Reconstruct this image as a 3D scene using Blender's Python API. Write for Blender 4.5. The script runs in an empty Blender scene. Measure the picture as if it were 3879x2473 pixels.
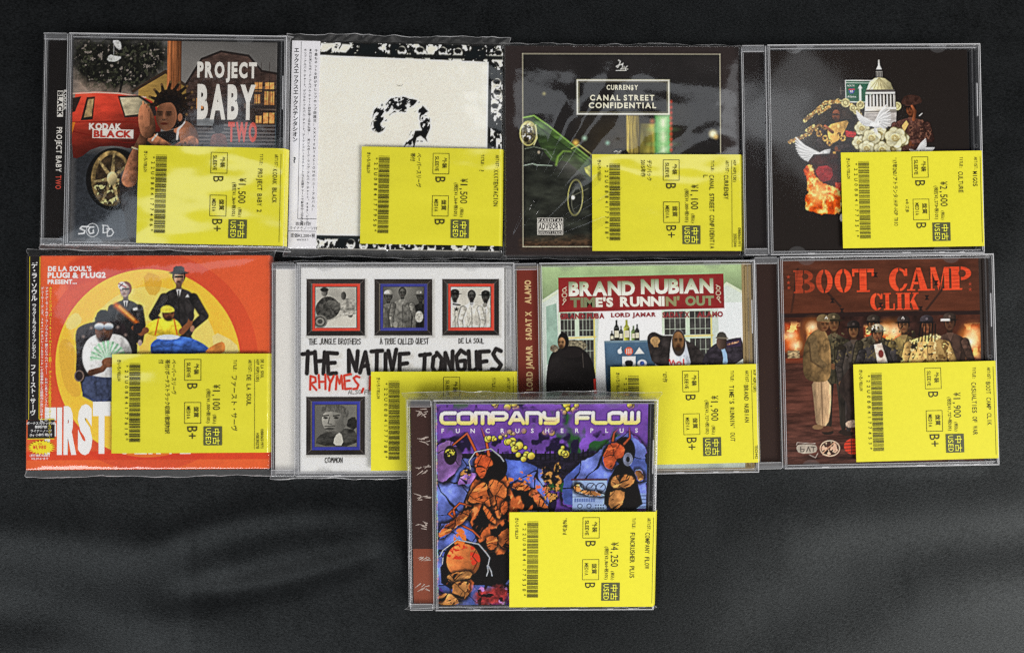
import bpy, math, random
import numpy as np

# ------------------------------------------------------------------ camera, world, lamps, exposure
scene = bpy.context.scene
COL = scene.collection
MM = 0.001
cam_data = bpy.data.cameras.new("camera")
cam = bpy.data.objects.new("camera", cam_data)
COL.objects.link(cam)
cam.location = (0.0, 0.0, 0.4784)
cam.rotation_mode = 'XYZ'
from mathutils import Matrix, Vector
cam.rotation_euler = (Matrix.Rotation(math.radians(0.982), 3, 'X') @ Matrix.Rotation(math.radians(-0.750), 3, 'Y')).to_euler('XYZ')
cam_data.sensor_fit = 'HORIZONTAL'
cam_data.sensor_width = 36.0
cam_data.lens = 36.0 * 3028.0 / 3879.0
cam_data.clip_start = 0.01
cam_data.clip_end = 50.0
scene.camera = cam

scene.view_settings.view_transform = 'Standard'
scene.view_settings.look = 'None'
scene.view_settings.exposure = 0.0
scene.view_settings.gamma = 1.0
scene.view_settings.use_curve_mapping = False
scene.cycles.transparent_max_bounces = 24
scene.cycles.max_bounces = 8
scene.cycles.use_denoising = False
scene.cycles.denoiser = "OPENIMAGEDENOISE"
scene.cycles.sample_clamp_indirect = 4.0
scene.cycles.filter_width = 1.35

world = bpy.data.worlds.new("World")
scene.world = world
world.use_nodes = True
wn, wl = world.node_tree.nodes, world.node_tree.links
wbg = wn["Background"]
# a dim room: dark overhead, paler walls towards the horizon, uneven like furniture and windows
wtc = wn.new("ShaderNodeTexCoord")
wno = wn.new("ShaderNodeTexNoise"); wno.inputs["Scale"].default_value = 2.4; wno.inputs["Detail"].default_value = 1.5
wrp = wn.new("ShaderNodeValToRGB")
wrp.color_ramp.elements[0].position = 0.40; wrp.color_ramp.elements[0].color = (0.25, 0.24, 0.23, 1)
wrp.color_ramp.elements[1].position = 0.60; wrp.color_ramp.elements[1].color = (1.0, 0.97, 0.92, 1)
wsp = wn.new("ShaderNodeSeparateXYZ")
wmr = wn.new("ShaderNodeMapRange"); wmr.inputs["From Min"].default_value = 0.45; wmr.inputs["From Max"].default_value = 0.80
wmr.inputs["To Min"].default_value = 1.0; wmr.inputs["To Max"].default_value = 0.07
wmx = wn.new("ShaderNodeMix"); wmx.data_type = 'RGBA'; wmx.blend_type = 'MULTIPLY'; wmx.inputs["Factor"].default_value = 1.0
wl.new(wtc.outputs["Generated"], wno.inputs["Vector"]); wl.new(wno.outputs["Fac"], wrp.inputs["Fac"])
wl.new(wtc.outputs["Generated"], wsp.inputs["Vector"]); wl.new(wsp.outputs["Z"], wmr.inputs["Value"])
wl.new(wrp.outputs["Color"], wmx.inputs["A"]); wl.new(wmr.outputs["Result"], wmx.inputs["B"])
wl.new(wmx.outputs["Result"], wbg.inputs["Color"]); wbg.inputs["Strength"].default_value = 0.5


def lamp(name, loc, target, sx, sy, power, color=(1, 1, 1), spin=0.0):
    d = bpy.data.lights.new(name, 'AREA'); d.shape = 'RECTANGLE'; d.size = sx; d.size_y = sy
    d.energy = power; d.color = color
    o = bpy.data.objects.new(name, d); COL.objects.link(o)
    o.location = loc
    q = (Vector(target) - Vector(loc)).to_track_quat('-Z', 'Y')
    o.rotation_euler = (q.to_matrix() @ Matrix.Rotation(math.radians(spin), 3, 'Z')).to_euler()
    return o


lamp("room_lamp", (1.85, -1.25, 1.75), (0.08, -0.03, 0), 1.8, 1.2, 82, (1.0, 0.98, 0.95))
lamp("room_lamp", (-1.35, -1.50, 1.85), (0.0, 0.0, 0), 1.5, 0.8, 33, (0.97, 0.985, 1.0))
lamp("room_lamp", (0.9, 2.1, 1.9), (0.0, 0.1, 0), 1.4, 0.5, 6, (0.98, 0.99, 1.0))
# dim area lamps added overhead for the upper row's glossy plastic to mirror
lamp("reflection_lamp", (-1.18, 0.40, 2.3), (-1.1, 0.35, 0), 1.0, 0.26, 1.1, (0.80, 0.90, 1.0), -14)
lamp("reflection_lamp", (0.50, 0.80, 2.3), (0.45, 0.74, 0), 1.15, 0.20, 1.0, (0.90, 0.95, 1.0), 36)
lamp("reflection_lamp", (1.08, 0.76, 2.3), (1.0, 0.7, 0), 0.42, 0.36, 0.62, (0.93, 0.97, 1.0), 10)

rng = np.random.default_rng(11)


# ------------------------------------------------------------------ materials
def mat(name):
    m = bpy.data.materials.new(name); m.use_nodes = True
    for n in list(m.node_tree.nodes):
        m.node_tree.nodes.remove(n)
    out = m.node_tree.nodes.new("ShaderNodeOutputMaterial")
    return m, m.node_tree.nodes, m.node_tree.links, out


def principled(name, color=None, rough=0.5, spec=0.5, attr=False, bump=None, coat=0.0):
    m, n, l, out = mat(name)
    p = n.new("ShaderNodeBsdfPrincipled")
    p.inputs["Roughness"].default_value = rough
    p.inputs["Specular IOR Level"].default_value = spec
    p.inputs["Coat Weight"].default_value = coat
    p.inputs["Coat Roughness"].default_value = 0.09; p.inputs["Coat IOR"].default_value = 1.95
    if attr:
        a = n.new("ShaderNodeAttribute"); a.attribute_name = "Col"
        l.new(a.outputs["Color"], p.inputs["Base Color"])
    else:
        tc = n.new("ShaderNodeTexCoord")
        no = n.new("ShaderNodeTexNoise"); no.inputs["Scale"].default_value = 420; no.inputs["Detail"].default_value = 3
        mx = n.new("ShaderNodeMix"); mx.data_type = 'RGBA'
        mx.inputs["A"].default_value = tuple(c * 0.93 for c in color) + (1,)
        mx.inputs["B"].default_value = tuple(min(1, c * 1.05) for c in color) + (1,)
        l.new(tc.outputs["Object"], no.inputs["Vector"]); l.new(no.outputs["Fac"], mx.inputs["Factor"])
        l.new(mx.outputs["Result"], p.inputs["Base Color"])
    if bump:
        tc2 = n.new("ShaderNodeTexCoord")
        nb = n.new("ShaderNodeTexNoise"); nb.inputs["Scale"].default_value = bump[0]; nb.inputs["Detail"].default_value = 2
        mp = n.new("ShaderNodeMapping"); mp.inputs["Scale"].default_value = (0.45, 1.0, 1.0); mp.inputs["Rotation"].default_value = (0, 0, 0.2)
        bp = n.new("ShaderNodeBump"); bp.inputs["Strength"].default_value = 1.0; bp.inputs["Distance"].default_value = bump[1]
        l.new(tc2.outputs["Object"], mp.inputs["Vector"]); l.new(mp.outputs["Vector"], nb.inputs["Vector"])
        l.new(nb.outputs["Fac"], bp.inputs["Height"])
        l.new(bp.outputs["Normal"], p.inputs["Coat Normal"]); 
        l.new(bp.outputs["Normal"], p.inputs["Normal"])
    l.new(p.outputs["BSDF"], out.inputs["Surface"])
    return m


def clear(name, ior=1.5, rough=0.02, tint=(0.985, 0.985, 0.985), bump=None, milk=0.0, refl=(1, 1, 1)):
    """A thin clear plastic sheet: passes light, mirrors by Fresnel."""
    m, n, l, out = mat(name)
    tr = n.new("ShaderNodeBsdfTransparent"); tr.inputs["Color"].default_value = tint + (1,)
    gl = n.new("ShaderNodeBsdfGlossy"); gl.inputs["Roughness"].default_value = rough; gl.inputs["Color"].default_value = refl + (1,)
    fr = n.new("ShaderNodeFresnel")
    ge = n.new("ShaderNodeNewGeometry"); io = n.new("ShaderNodeMapRange")   # the same sheet seen from either side
    io.inputs["To Min"].default_value = ior; io.inputs["To Max"].default_value = 1.0 / ior
    l.new(ge.outputs["Backfacing"], io.inputs["Value"]); l.new(io.outputs["Result"], fr.inputs["IOR"])
    mx = n.new("ShaderNodeMixShader")
    if bump:
        tc = n.new("ShaderNodeTexCoord")
        nb = n.new("ShaderNodeTexNoise"); nb.inputs["Scale"].default_value = bump[0]; nb.inputs["Detail"].default_value = 3
        bp = n.new("ShaderNodeBump"); bp.inputs["Distance"].default_value = bump[1]
        l.new(tc.outputs["Object"], nb.inputs["Vector"]); l.new(nb.outputs["Fac"], bp.inputs["Height"])
        l.new(bp.outputs["Normal"], gl.inputs["Normal"]); l.new(bp.outputs["Normal"], fr.inputs["Normal"])
    l.new(fr.outputs["Fac"], mx.inputs["Fac"]); l.new(tr.outputs["BSDF"], mx.inputs[1]); l.new(gl.outputs["BSDF"], mx.inputs[2])
    last = mx
    if milk:
        df = n.new("ShaderNodeBsdfDiffuse"); df.inputs["Color"].default_value = (0.8, 0.8, 0.82, 1)
        m2 = n.new("ShaderNodeMixShader"); m2.inputs["Fac"].default_value = milk
        l.new(mx.outputs["Shader"], m2.inputs[1]); l.new(df.outputs["BSDF"], m2.inputs[2]); last = m2
    l.new(last.outputs["Shader"], out.inputs["Surface"])
    return m


def cloth_material():
    m, n, l, out = mat("black_cloth")
    p = n.new("ShaderNodeBsdfPrincipled")
    p.inputs["Roughness"].default_value = 0.40; p.inputs["Specular IOR Level"].default_value = 0.22
    p.inputs["Specular Tint"].default_value = (0.90, 0.98, 1.0, 1)
    tc = n.new("ShaderNodeTexCoord")
    mp = n.new("ShaderNodeMapping"); mp.inputs["Rotation"].default_value = (0, 0, 0.7); mp.inputs["Scale"].default_value = (1.0, 1.9, 1.0)
    n1 = n.new("ShaderNodeTexNoise"); n1.inputs["Scale"].default_value = 640; n1.inputs["Detail"].default_value = 5; n1.inputs["Roughness"].default_value = 0.75
    n2 = n.new("ShaderNodeTexNoise"); n2.inputs["Scale"].default_value = 45; n2.inputs["Detail"].default_value = 4
    l.new(tc.outputs["Object"], mp.inputs["Vector"]); l.new(mp.outputs["Vector"], n1.inputs["Vector"]); l.new(tc.outputs["Object"], n2.inputs["Vector"])
    ad = n.new("ShaderNodeMath"); ad.operation = 'MULTIPLY_ADD'; ad.inputs[1].default_value = 0.35
    l.new(n2.outputs["Fac"], ad.inputs[0]); l.new(n1.outputs["Fac"], ad.inputs[2])
    rp = n.new("ShaderNodeValToRGB")
    rp.color_ramp.elements[0].position = 0.50; rp.color_ramp.elements[0].color = (0.0006, 0.0007, 0.0008, 1)
    rp.color_ramp.elements[1].position = 0.90; rp.color_ramp.elements[1].color = (0.0125, 0.0135, 0.0148, 1)
    l.new(ad.outputs[0], rp.inputs["Fac"])
    # pale lint flecks
    vo = n.new("ShaderNodeTexVoronoi"); vo.inputs["Scale"].default_value = 75
    l.new(tc.outputs["Object"], vo.inputs["Vector"])
    lt = n.new("ShaderNodeMath"); lt.operation = 'LESS_THAN'; lt.inputs[1].default_value = 0.04
    l.new(vo.outputs["Distance"], lt.inputs[0])
    gt = n.new("ShaderNodeSeparateColor"); l.new(vo.outputs["Color"], gt.inputs["Color"])
    g2 = n.new("ShaderNodeMath"); g2.operation = 'GREATER_THAN'; g2.inputs[1].default_value = 0.975
    l.new(gt.outputs["Red"], g2.inputs[0])
    mm = n.new("ShaderNodeMath"); mm.operation = 'MULTIPLY'; l.new(lt.outputs[0], mm.inputs[0]); l.new(g2.outputs[0], mm.inputs[1])
    mx = n.new("ShaderNodeMix"); mx.data_type = 'RGBA'; mx.inputs["B"].default_value = (0.2, 0.2, 0.2, 1)
    l.new(mm.outputs[0], mx.inputs["Factor"]); l.new(rp.outputs["Color"], mx.inputs["A"])
    l.new(mx.outputs["Result"], p.inputs["Base Color"])
    # threads catch the light unevenly
    sr = n.new("ShaderNodeMapRange"); sr.inputs["From Min"].default_value = 0.3; sr.inputs["From Max"].default_value = 0.7
    sr.inputs["To Min"].default_value = 0.10; sr.inputs["To Max"].default_value = 0.26
    l.new(n1.outputs["Fac"], sr.inputs["Value"]); l.new(sr.outputs["Result"], p.inputs["Specular IOR Level"])
    bp = n.new("ShaderNodeBump"); bp.inputs["Distance"].default_value = 0.00025; bp.inputs["Strength"].default_value = 0.6
    l.new(n1.outputs["Fac"], bp.inputs["Height"]); l.new(bp.outputs["Normal"], p.inputs["Normal"])
    l.new(p.outputs["BSDF"], out.inputs["Surface"])
    return m


M_PRINT = principled("printed_paper", attr=True, rough=0.5, spec=0.10)
M_CARD = principled("glossy_card", attr=True, rough=0.42, spec=0.22)
M_INK = principled("ink", attr=True, rough=0.5, spec=0.3)
M_STICK = principled("yellow_sticker", (0.76, 0.70, 0.035), rough=0.5, spec=0.2)
M_STICK_F = principled("yellow_sticker_under_film", (0.76, 0.70, 0.035), rough=0.5, spec=0.2, bump=(26, 0.0030), coat=1.0)
M_LID = clear("clear_lid", 1.5, 0.07, bump=(9, 0.0008))
M_RIM = clear("clear_rim", 1.8, 0.24, (0.90, 0.905, 0.92), milk=0.065)
M_EDGE_GLINT = clear("edge_glint", 1.8, 0.25, (0.95, 0.95, 0.96), milk=0.62)  # mostly white diffuse: the light caught by the edges, put into the colour
M_TAB = clear("clear_tab", 1.6, 0.05, (0.95, 0.95, 0.95), milk=0.05)
M_FILM = clear("clear_film", 1.6, 0.06, (0.985, 0.985, 0.985), bump=(60, 0.00012), milk=0.002)
M_FLAP = clear("clear_flap_sheen", 1.7, 0.10, (0.95, 0.95, 0.945), milk=0.055)  # white diffuse share pales the flaps in place of their reflections
M_SEAM_GLINT = clear("film_seam_glint", 1.8, 0.22, (0.95, 0.95, 0.95), milk=0.42)  # milky white carries the highlight on the bag's welded rim
M_CLOTH = cloth_material()
TRAYS = {}


def tray_mat(c):
    if c not in TRAYS:
        TRAYS[c] = principled("tray_plastic", c, rough=0.3, spec=0.5)
    return TRAYS[c]


# ------------------------------------------------------------------ colour helpers
def lin(c):
    c = np.asarray(c, float) / 255.0
    return np.where(c <= 0.04045, c / 12.92, ((c + 0.055) / 1.055) ** 2.4)


PRINT_GAIN = 1.08


def alb(c):
    return np.clip(lin(c) * PRINT_GAIN, 0.003, 0.86)


# ------------------------------------------------------------------ mesh builder
class MB:
    """Collects faces in millimetres; build() links them as one mesh object."""

    def __init__(self):
        self.v, self.f, self.c = [], [], []

    def add(self, verts, faces, col=(128, 128, 128)):
        b = len(self.v)
        self.v += [tuple(p) for p in verts]
        self.f += [tuple(b + i for i in f) for f in faces]
        if callable(col):
            self.c += [tuple(alb(col(p[0], p[1]))) for p in verts]
        else:
            a = tuple(alb(col)); self.c += [a] * len(verts)

    def rect(self, x0, y0, x1, y1, z, col):
        x0, x1 = min(x0, x1), max(x0, x1); y0, y1 = min(y0, y1), max(y0, y1)
        self.add([(x0, y0, z), (x1, y0, z), (x1, y1, z), (x0, y1, z)], [(0, 1, 2, 3)], col)

    def frame(self, x0, y0, x1, y1, t, z, col):
        x0, x1 = min(x0, x1), max(x0, x1); y0, y1 = min(y0, y1), max(y0, y1)
        o = [(x0, y0, z), (x1, y0, z), (x1, y1, z), (x0, y1, z)]
        i = [(x0 + t, y0 + t, z), (x1 - t, y0 + t, z), (x1 - t, y1 - t, z), (x0 + t, y1 - t, z)]
        self.add(o + i, [(k, (k + 1) % 4, 4 + (k + 1) % 4, 4 + k) for k in range(4)], col)

    def box(self, x0, y0, z0, x1, y1, z1, col=(128, 128, 128), r=0.0):
        if r > 0:   # bevelled upright edges and top rim
            def ring(z, q, ins):
                pts = []
                for cx, cy, a0 in ((x1, y1, 0), (x0, y1, 90), (x0, y0, 180), (x1, y0, 270)):
                    sx = -1 if cx == x1 else 1; sy = -1 if cy == y1 else 1
                    for a in (0, 30, 60, 90):
                        t = math.radians(a0 + a)
                        pts.append((cx + sx * (q + ins) + q * math.cos(t), cy + sy * (q + ins) + q * math.sin(t), z))
                return pts
            rings = [ring(z0, r, 0), ring(z1 - r * 0.6, r, 0), ring(z1 - r * 0.18, r, r * 0.18), ring(z1, r, r * 0.6)]
            n = 16; v = sum(rings, []); f = []
            for k in range(3):
                for i in range(n):
                    j = (i + 1) % n
                    f.append((k * n + i, k * n + j, (k + 1) * n + j, (k + 1) * n + i))
            f.append(tuple(3 * n + i for i in range(n))); f.append(tuple(reversed(range(n))))
            self.add(v, f, col); return
        v = [(x0, y0, z0), (x1, y0, z0), (x1, y1, z0), (x0, y1, z0), (x0, y0, z1), (x1, y0, z1), (x1, y1, z1), (x0, y1, z1)]
        self.add(v, [(3, 2, 1, 0), (4, 5, 6, 7), (0, 1, 5, 4), (1, 2, 6, 5), (2, 3, 7, 6), (3, 0, 4, 7)], col)

    def build(self, name, material, parent=None, smooth=False):
        me = bpy.data.meshes.new(name)
        me.from_pydata([(x * MM, y * MM, z * MM) for x, y, z in self.v], [], self.f)
        ca = me.color_attributes.new("Col", 'FLOAT_COLOR', 'POINT')
        arr = np.ones((len(self.v), 4), np.float32); arr[:, :3] = np.array(self.c, np.float32)
        ca.data.foreach_set("color", arr.ravel())
        me.materials.append(material)
        if smooth:
            me.polygons.foreach_set("use_smooth", [True] * len(me.polygons))
        o = bpy.data.objects.new(name, me); COL.objects.link(o)
        if parent: o.parent = parent
        return o


def sheet(name, X, Y, Z, material, parent=None, colors=None, skirt=None, smooth=True):
    """A dense sheet from 2-D arrays of mm coordinates (row 0 = top); colours are linear."""
    h, w = X.shape
    co = np.stack([X, Y, Z], -1).reshape(-1, 3) * MM
    i = np.arange(h * w).reshape(h, w)
    q = np.stack([i[1:, :-1], i[1:, 1:], i[:-1, 1:], i[:-1, :-1]], -1).reshape(-1, 4)
    me = bpy.data.meshes.new(name)
    me.vertices.add(len(co)); me.vertices.foreach_set("co", co.astype(np.float32).ravel())
    me.loops.add(q.size); me.loops.foreach_set("vertex_index", q.astype(np.int32).ravel())
    me.polygons.add(len(q)); me.polygons.foreach_set("loop_start", (np.arange(len(q)) * 4).astype(np.int32))
    me.polygons.foreach_set("loop_total", np.full(len(q), 4, np.int32))
    if smooth:
        me.polygons.foreach_set("use_smooth", np.ones(len(q), bool))
    me.update(calc_edges=True)
    if colors is not None:
        ca = me.color_attributes.new("Col", 'FLOAT_COLOR', 'POINT')
        arr = np.ones((h * w, 4), np.float32); arr[:, :3] = colors.reshape(-1, 3)
        ca.data.foreach_set("color", arr.ravel())
    me.materials.append(material)
    o = bpy.data.objects.new(name, me); COL.objects.link(o)
    if parent: o.parent = parent
    return o


# ------------------------------------------------------------------ lettering
GL = {}


def glyph(ch, bold=0.0):
    k = (ch, bold)
    if k not in GL:
        c = bpy.data.curves.new("glyph", 'FONT'); c.body = ch; c.size = 1.0; c.offset = bold; c.resolution_u = 3
        o = bpy.data.objects.new("glyph", c); COL.objects.link(o)
        bpy.context.view_layer.update()
        me = bpy.data.meshes.new_from_object(o.evaluated_get(bpy.context.evaluated_depsgraph_get()))
        v = np.array([tuple(p.co)[:2] for p in me.vertices]).reshape(-1, 2); f = [tuple(p.vertices) for p in me.polygons]
        bpy.data.objects.remove(o); bpy.data.curves.remove(c); bpy.data.meshes.remove(me)
        GL[k] = (v, f)
    return GL[k]


CAP = 0.727


def wide(ch):
    return ord(ch) > 0x2E7F


def layout(s, adv=None, bold=0.0, gap=0.09):
    """Lay a line of text with cap height about 0.727: list of (verts, faces) and its width."""
    out, x = [], 0.0
    for ch in s:
        if adv is not None:
            cell = adv * (2 if wide(ch) else 1)
            if ch not in ' \u3000':
                v, f = glyph(ch, bold)
                if len(v):
                    w = v[:, 0].max() - v[:, 0].min(); mid = (v[:, 0].max() + v[:, 0].min()) / 2
                    lim = cell * (0.98 if wide(ch) else 0.84)
                    sx = min(1.35 if wide(ch) else 1.0, lim / max(w, 1e-6)) if not wide(ch) else cell / 1.0
                    p = v.copy()
                    if wide(ch):
                        p[:, 0] = (p[:, 0] - 0.5) * sx + x + cell / 2
                    else:
                        p[:, 0] = (p[:, 0] - mid) * sx + x + cell / 2
                    out.append((p, f))
            x += cell
        else:
            if ch in ' \u3000':
                x += 0.30 if ch == ' ' else 1.0; continue
            v, f = glyph(ch, bold)
            if not len(v):
                x += 0.3; continue
            p = v.copy()
            if wide(ch):
                p[:, 0] += x; x += 1.0
            else:
                p[:, 0] += x - v[:, 0].min(); x += v[:, 0].max() - v[:, 0].min() + gap
            out.append((p, f))
    return out, x


def put(mb, s, x, y, h, col, z, adv=None, rot=0.0, w=None, bold=0.0, align='l', gap=0.09, jitter=0.0):
    """Text with its baseline start (or middle) at x, y and cap height h, in mm. adv is mm per half-width cell."""
    sc = h / CAP
    L, tw = layout(s, None if adv is None else adv / sc, bold, gap)
    sx = sc if w is None else w / max(tw - (gap if adv is None else 0), 1e-6)
    off = {'l': 0, 'c': -tw / 2, 'r': -tw}[align]
    c, sn = math.cos(math.radians(rot)), math.sin(math.radians(rot))
    for p, f in L:
        px = (p[:, 0] + off) * sx; py = p[:, 1] * sc + (random.uniform(-1, 1) * jitter * h if jitter else 0)
        vs = [(x + a * c - b * sn, y + a * sn + b * c, z) for a, b in zip(px, py)]
        mb.add(vs, f, col)


def fitbox(mb, s, x0, y0, x1, y1, col, z, bold=0.0, gap=0.09):
    """Text stretched to fill a box in mm (y0 is the bottom)."""
    L, tw = layout(s, None, bold, gap)
    allv = np.concatenate([p for p, f in L]); lo, hi = allv.min(0), allv.max(0)
    for p, f in L:
        q = (p - lo) / (hi - lo)
        mb.add([(x0 + a * (x1 - x0), y0 + b * (y1 - y0), z) for a, b in q], f, col)


def vput(mb, s, x, y, size, col, z, step=None, bold=0.0):
    """Vertical Japanese: characters stacked downwards; x is the column's middle, y its top."""
    step = step or size
    for ch in s:
        if ch in ' \u3000':
            y -= step * (0.5 if ch == ' ' else 1); continue
        v, f = glyph(ch, bold)
        if len(v):
            p = v - np.array([(v[:, 0].max() + v[:, 0].min()) / 2 if not wide(ch) else 0.5, 0.36])
            st = step
            if ch in 'ー〈〉（）()「」…~／' or ch in '、。':
                if ch in '、。':
                    p = p + np.array([0.6, 0.6])
                else:
                    p = np.stack([p[:, 1], -p[:, 0]], -1)
            elif not wide(ch):
                p = p * 1.0
            if ch == '・':
                st = step * 0.7
            vs = [(x + a * size, y - st / 2 + b * size, z) for a, b in p]
            mb.add(vs, f, col); y -= st
        else:
            y -= step
    return y


# ------------------------------------------------------------------ painter for printed pictures (procedural)
def chaikin(p, n=2):
    p = np.asarray(p, float)
    for _ in range(n):
        q = np.roll(p, -1, 0)
        p = np.stack([p * .75 + q * .25, p * .25 + q * .75], 1).reshape(-1, 2)
    return p


class Art:
    def __init__(self, box, N=320, bg=(128, 128, 128), seed=1):
        self.x0, self.y0, self.x1, self.y1 = box
        self.W = N; self.H = int(round(N * (self.y1 - self.y0) / (self.x1 - self.x0)))
        xs = np.linspace(self.x0, self.x1, self.W); ys = np.linspace(self.y0, self.y1, self.H)
        self.X, self.Y = np.meshgrid(xs, ys)
        self.px = (self.x1 - self.x0) / self.W
        self.im = np.empty((self.H, self.W, 3)); self.im[:] = np.array(bg, float)
        self.r = np.random.default_rng(seed)

    def noise(self, sx, sy=None, octv=3, rot=0.0):
        sy = sy or sx
        c, s = math.cos(rot), math.sin(rot)
        U0 = (self.X * c + self.Y * s) / sx; V0 = (-self.X * s + self.Y * c) / sy
        out = 0; amp = 1; tot = 0
        for o in range(octv):
            U, V = U0 * 2 ** o + 7.3 * o, V0 * 2 ** o + 3.1 * o
            iu, iv = np.floor(U).astype(int), np.floor(V).astype(int); fu, fv = U - iu, V - iv
            fu = fu * fu * (3 - 2 * fu); fv = fv * fv * (3 - 2 * fv)
            T = self.r.random((64, 64))
            g = lambda a, b: T[b % 64, a % 64]
            n = (g(iu, iv) * (1 - fu) + g(iu + 1, iv) * fu) * (1 - fv) + (g(iu, iv + 1) * (1 - fu) + g(iu + 1, iv + 1) * fu) * fv
            out = out + n * amp; tot += amp; amp *= 0.55
        return out / tot

    def put(self, mask, col, tex=None, shade=None):
        col = np.asarray(col, float)
        if col.ndim == 1:
            col = np.broadcast_to(col, self.im.shape)
        if tex:
            n = self.noise(*tex[1:]) if len(tex) > 1 else self.noise(30)
            if tex[0] < 0:      # cloth: bright folds between dark creases
                n2 = self.noise(*tex[1:]); n = np.abs(2 * n - 1) ** .6 * .6 + np.abs(2 * n2 - 1) ** .6 * .4
                amp = -tex[0] * (1.3 if col.max() > 170 else 2.5)
                col = col * np.clip(1 + amp * (n - n[mask > .5].mean() if (mask > .5).any() else n * 0), .3, 2.2)[..., None]
            else:
                col = col * (1 + tex[0] * 2.4 * (n - 0.5))[..., None]
        if shade:
            dx, dy, a = shade
            ys, xs = np.nonzero(mask > 0.5)
            if len(xs):
                X, Y = self.X, self.Y
                t = (X * dx + Y * dy); v = t[ys, xs]; t = (t - v.min()) / max(v.max() - v.min(), 1e-6)
                col = col * (1 + a * (0.5 - np.clip(t, 0, 1)) * 2)[..., None]
        m = np.clip(mask, 0, 1)[..., None]
        self.im = self.im * (1 - m) + np.clip(col, 0, 255) * m

    def dist(self, p):
        p = np.asarray(p, float)
        X, Y = self.X, self.Y
        inside = np.zeros(X.shape, bool); d = np.full(X.shape, 1e9)
        q = np.roll(p, -1, 0)
        for (ax, ay), (bx, by) in zip(p, q):
            if abs(by - ay) > 1e-9:
                c = ((ay > Y) != (by > Y)) & (X < (bx - ax) * (Y - ay) / (by - ay) + ax); inside ^= c
            L = (bx - ax) ** 2 + (by - ay) ** 2
            if L < 1e-9: continue
            t = np.clip(((X - ax) * (bx - ax) + (Y - ay) * (by - ay)) / L, 0, 1)
            d = np.minimum(d, (X - ax - t * (bx - ax)) ** 2 + (Y - ay - t * (by - ay)) ** 2)
        d = np.sqrt(d)
        return np.where(inside, -d, d)

    def mpoly(self, p, soft=1.0, smooth=0, rough=None):
        if smooth: p = chaikin(p, smooth)
        d = self.dist(p)
        if rough: d = d + rough[0] * (self.noise(*rough[1:]) - 0.5) * 2
        return np.clip(0.5 - d / (self.px * soft), 0, 1)

    def poly(self, p, col, soft=1.2, smooth=0, tex=None, shade=None, rough=None, a=1.0):
        self.put(self.mpoly(p, soft, smooth, rough) * a, col, tex, shade)

    def mell(self, cx, cy, rx, ry=None, rot=0, soft=1.2):
        ry = ry or rx; c, s = math.cos(rot), math.sin(rot)
        U = ((self.X - cx) * c + (self.Y - cy) * s) / rx; V = (-(self.X - cx) * s + (self.Y - cy) * c) / ry
        d = (np.sqrt(U * U + V * V) - 1) * min(rx, ry)
        return np.clip(0.5 - d / (self.px * soft), 0, 1)

    def ell(self, cx, cy, rx, ry=None, col=(0, 0, 0), rot=0, soft=1.2, tex=None, shade=None, a=1.0):
        self.put(self.mell(cx, cy, rx, ry, rot, soft) * a, col, tex, shade)

    def ring(self, cx, cy, rx, ry, t, col, rot=0, a=1.0):
        m = self.mell(cx, cy, rx, ry, rot) - self.mell(cx, cy, rx - t, ry - t, rot)
        self.put(np.clip(m, 0, 1) * a, col)

    def mline(self, pts, w, soft=1.2):
        d = np.full(self.X.shape, 1e9)
        w2 = w if isinstance(w, (list, tuple)) else (w, w)
        n = max(len(pts) - 1, 1)
        for i, ((ax, ay), (bx, by)) in enumerate(zip(pts[:-1], pts[1:])):
            L = (bx - ax) ** 2 + (by - ay) ** 2 + 1e-9
            t = np.clip(((self.X - ax) * (bx - ax) + (self.Y - ay) * (by - ay)) / L, 0, 1)
            ww = w2[0] + (w2[1] - w2[0]) * (i + t) / n
            d = np.minimum(d, np.sqrt((self.X - ax - t * (bx - ax)) ** 2 + (self.Y - ay - t * (by - ay)) ** 2) - ww / 2)
        return np.clip(0.5 - d / (self.px * soft), 0, 1)

    def line(self, pts, w, col, soft=1.2, a=1.0, tex=None, shade=None):
        self.put(self.mline(pts, w, soft) * a, col, tex, shade)

    def rect(self, x0, y0, x1, y1, col, **k):
        self.poly([(x0, y0), (x1, y0), (x1, y1), (x0, y1)], col, **k)

    def grad(self, c0, c1, dx=0, dy=1):
        t = (self.X - self.x0) / (self.x1 - self.x0) * dx + (self.Y - self.y0) / (self.y1 - self.y0) * dy
        t = np.clip((t - t.min()) / (t.max() - t.min()), 0, 1)[..., None]
        return np.array(c0, float) * (1 - t) + np.array(c1, float) * t

    def face(self, x, y, w, h, skin, look=0.0, beard=False, light=-1):
        """A small generic face: brow, eyes, nose and mouth."""
        sk = np.array(skin, float); dk = sk * 0.35
        self.ell(x, y, w, h, sk, tex=(0.08, w * 1.2), shade=(-light, 0.2, 0.38))
        o = look * w * 0.4
        self.ell(x - w * .42 + o, y - h * .12, w * .26, h * .13, dk * 1.3, soft=3); self.ell(x + w * .42 + o, y - h * .12, w * .26, h * .13, dk * 1.3, soft=3); self.ell(x + light * w * .5, y + h * .1, w * .55, h * .9, dk, soft=w * .3 / max(self.px, .01), a=.35)
        self.line([(x - w * .65 + o, y - h * .27), (x - w * .2 + o, y - h * .27)], h * .08, dk * .8); self.line([(x + w * .2 + o, y - h * .27), (x + w * .65 + o, y - h * .27)], h * .08, dk * .8)
        self.line([(x + o * 1.2, y - h * .1), (x + w * .08 + o * 1.3, y + h * .2)], w * .16, sk * 1.18, soft=2, a=.6)
        self.ell(x + o * 1.2, y + h * .26, w * .22, h * .07, sk * .55, a=.8)
        self.ell(x + o, y + h * .52, w * .36, h * .09, np.array([sk[0] * .6, sk[1] * .42, sk[2] * .42]))
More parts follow.
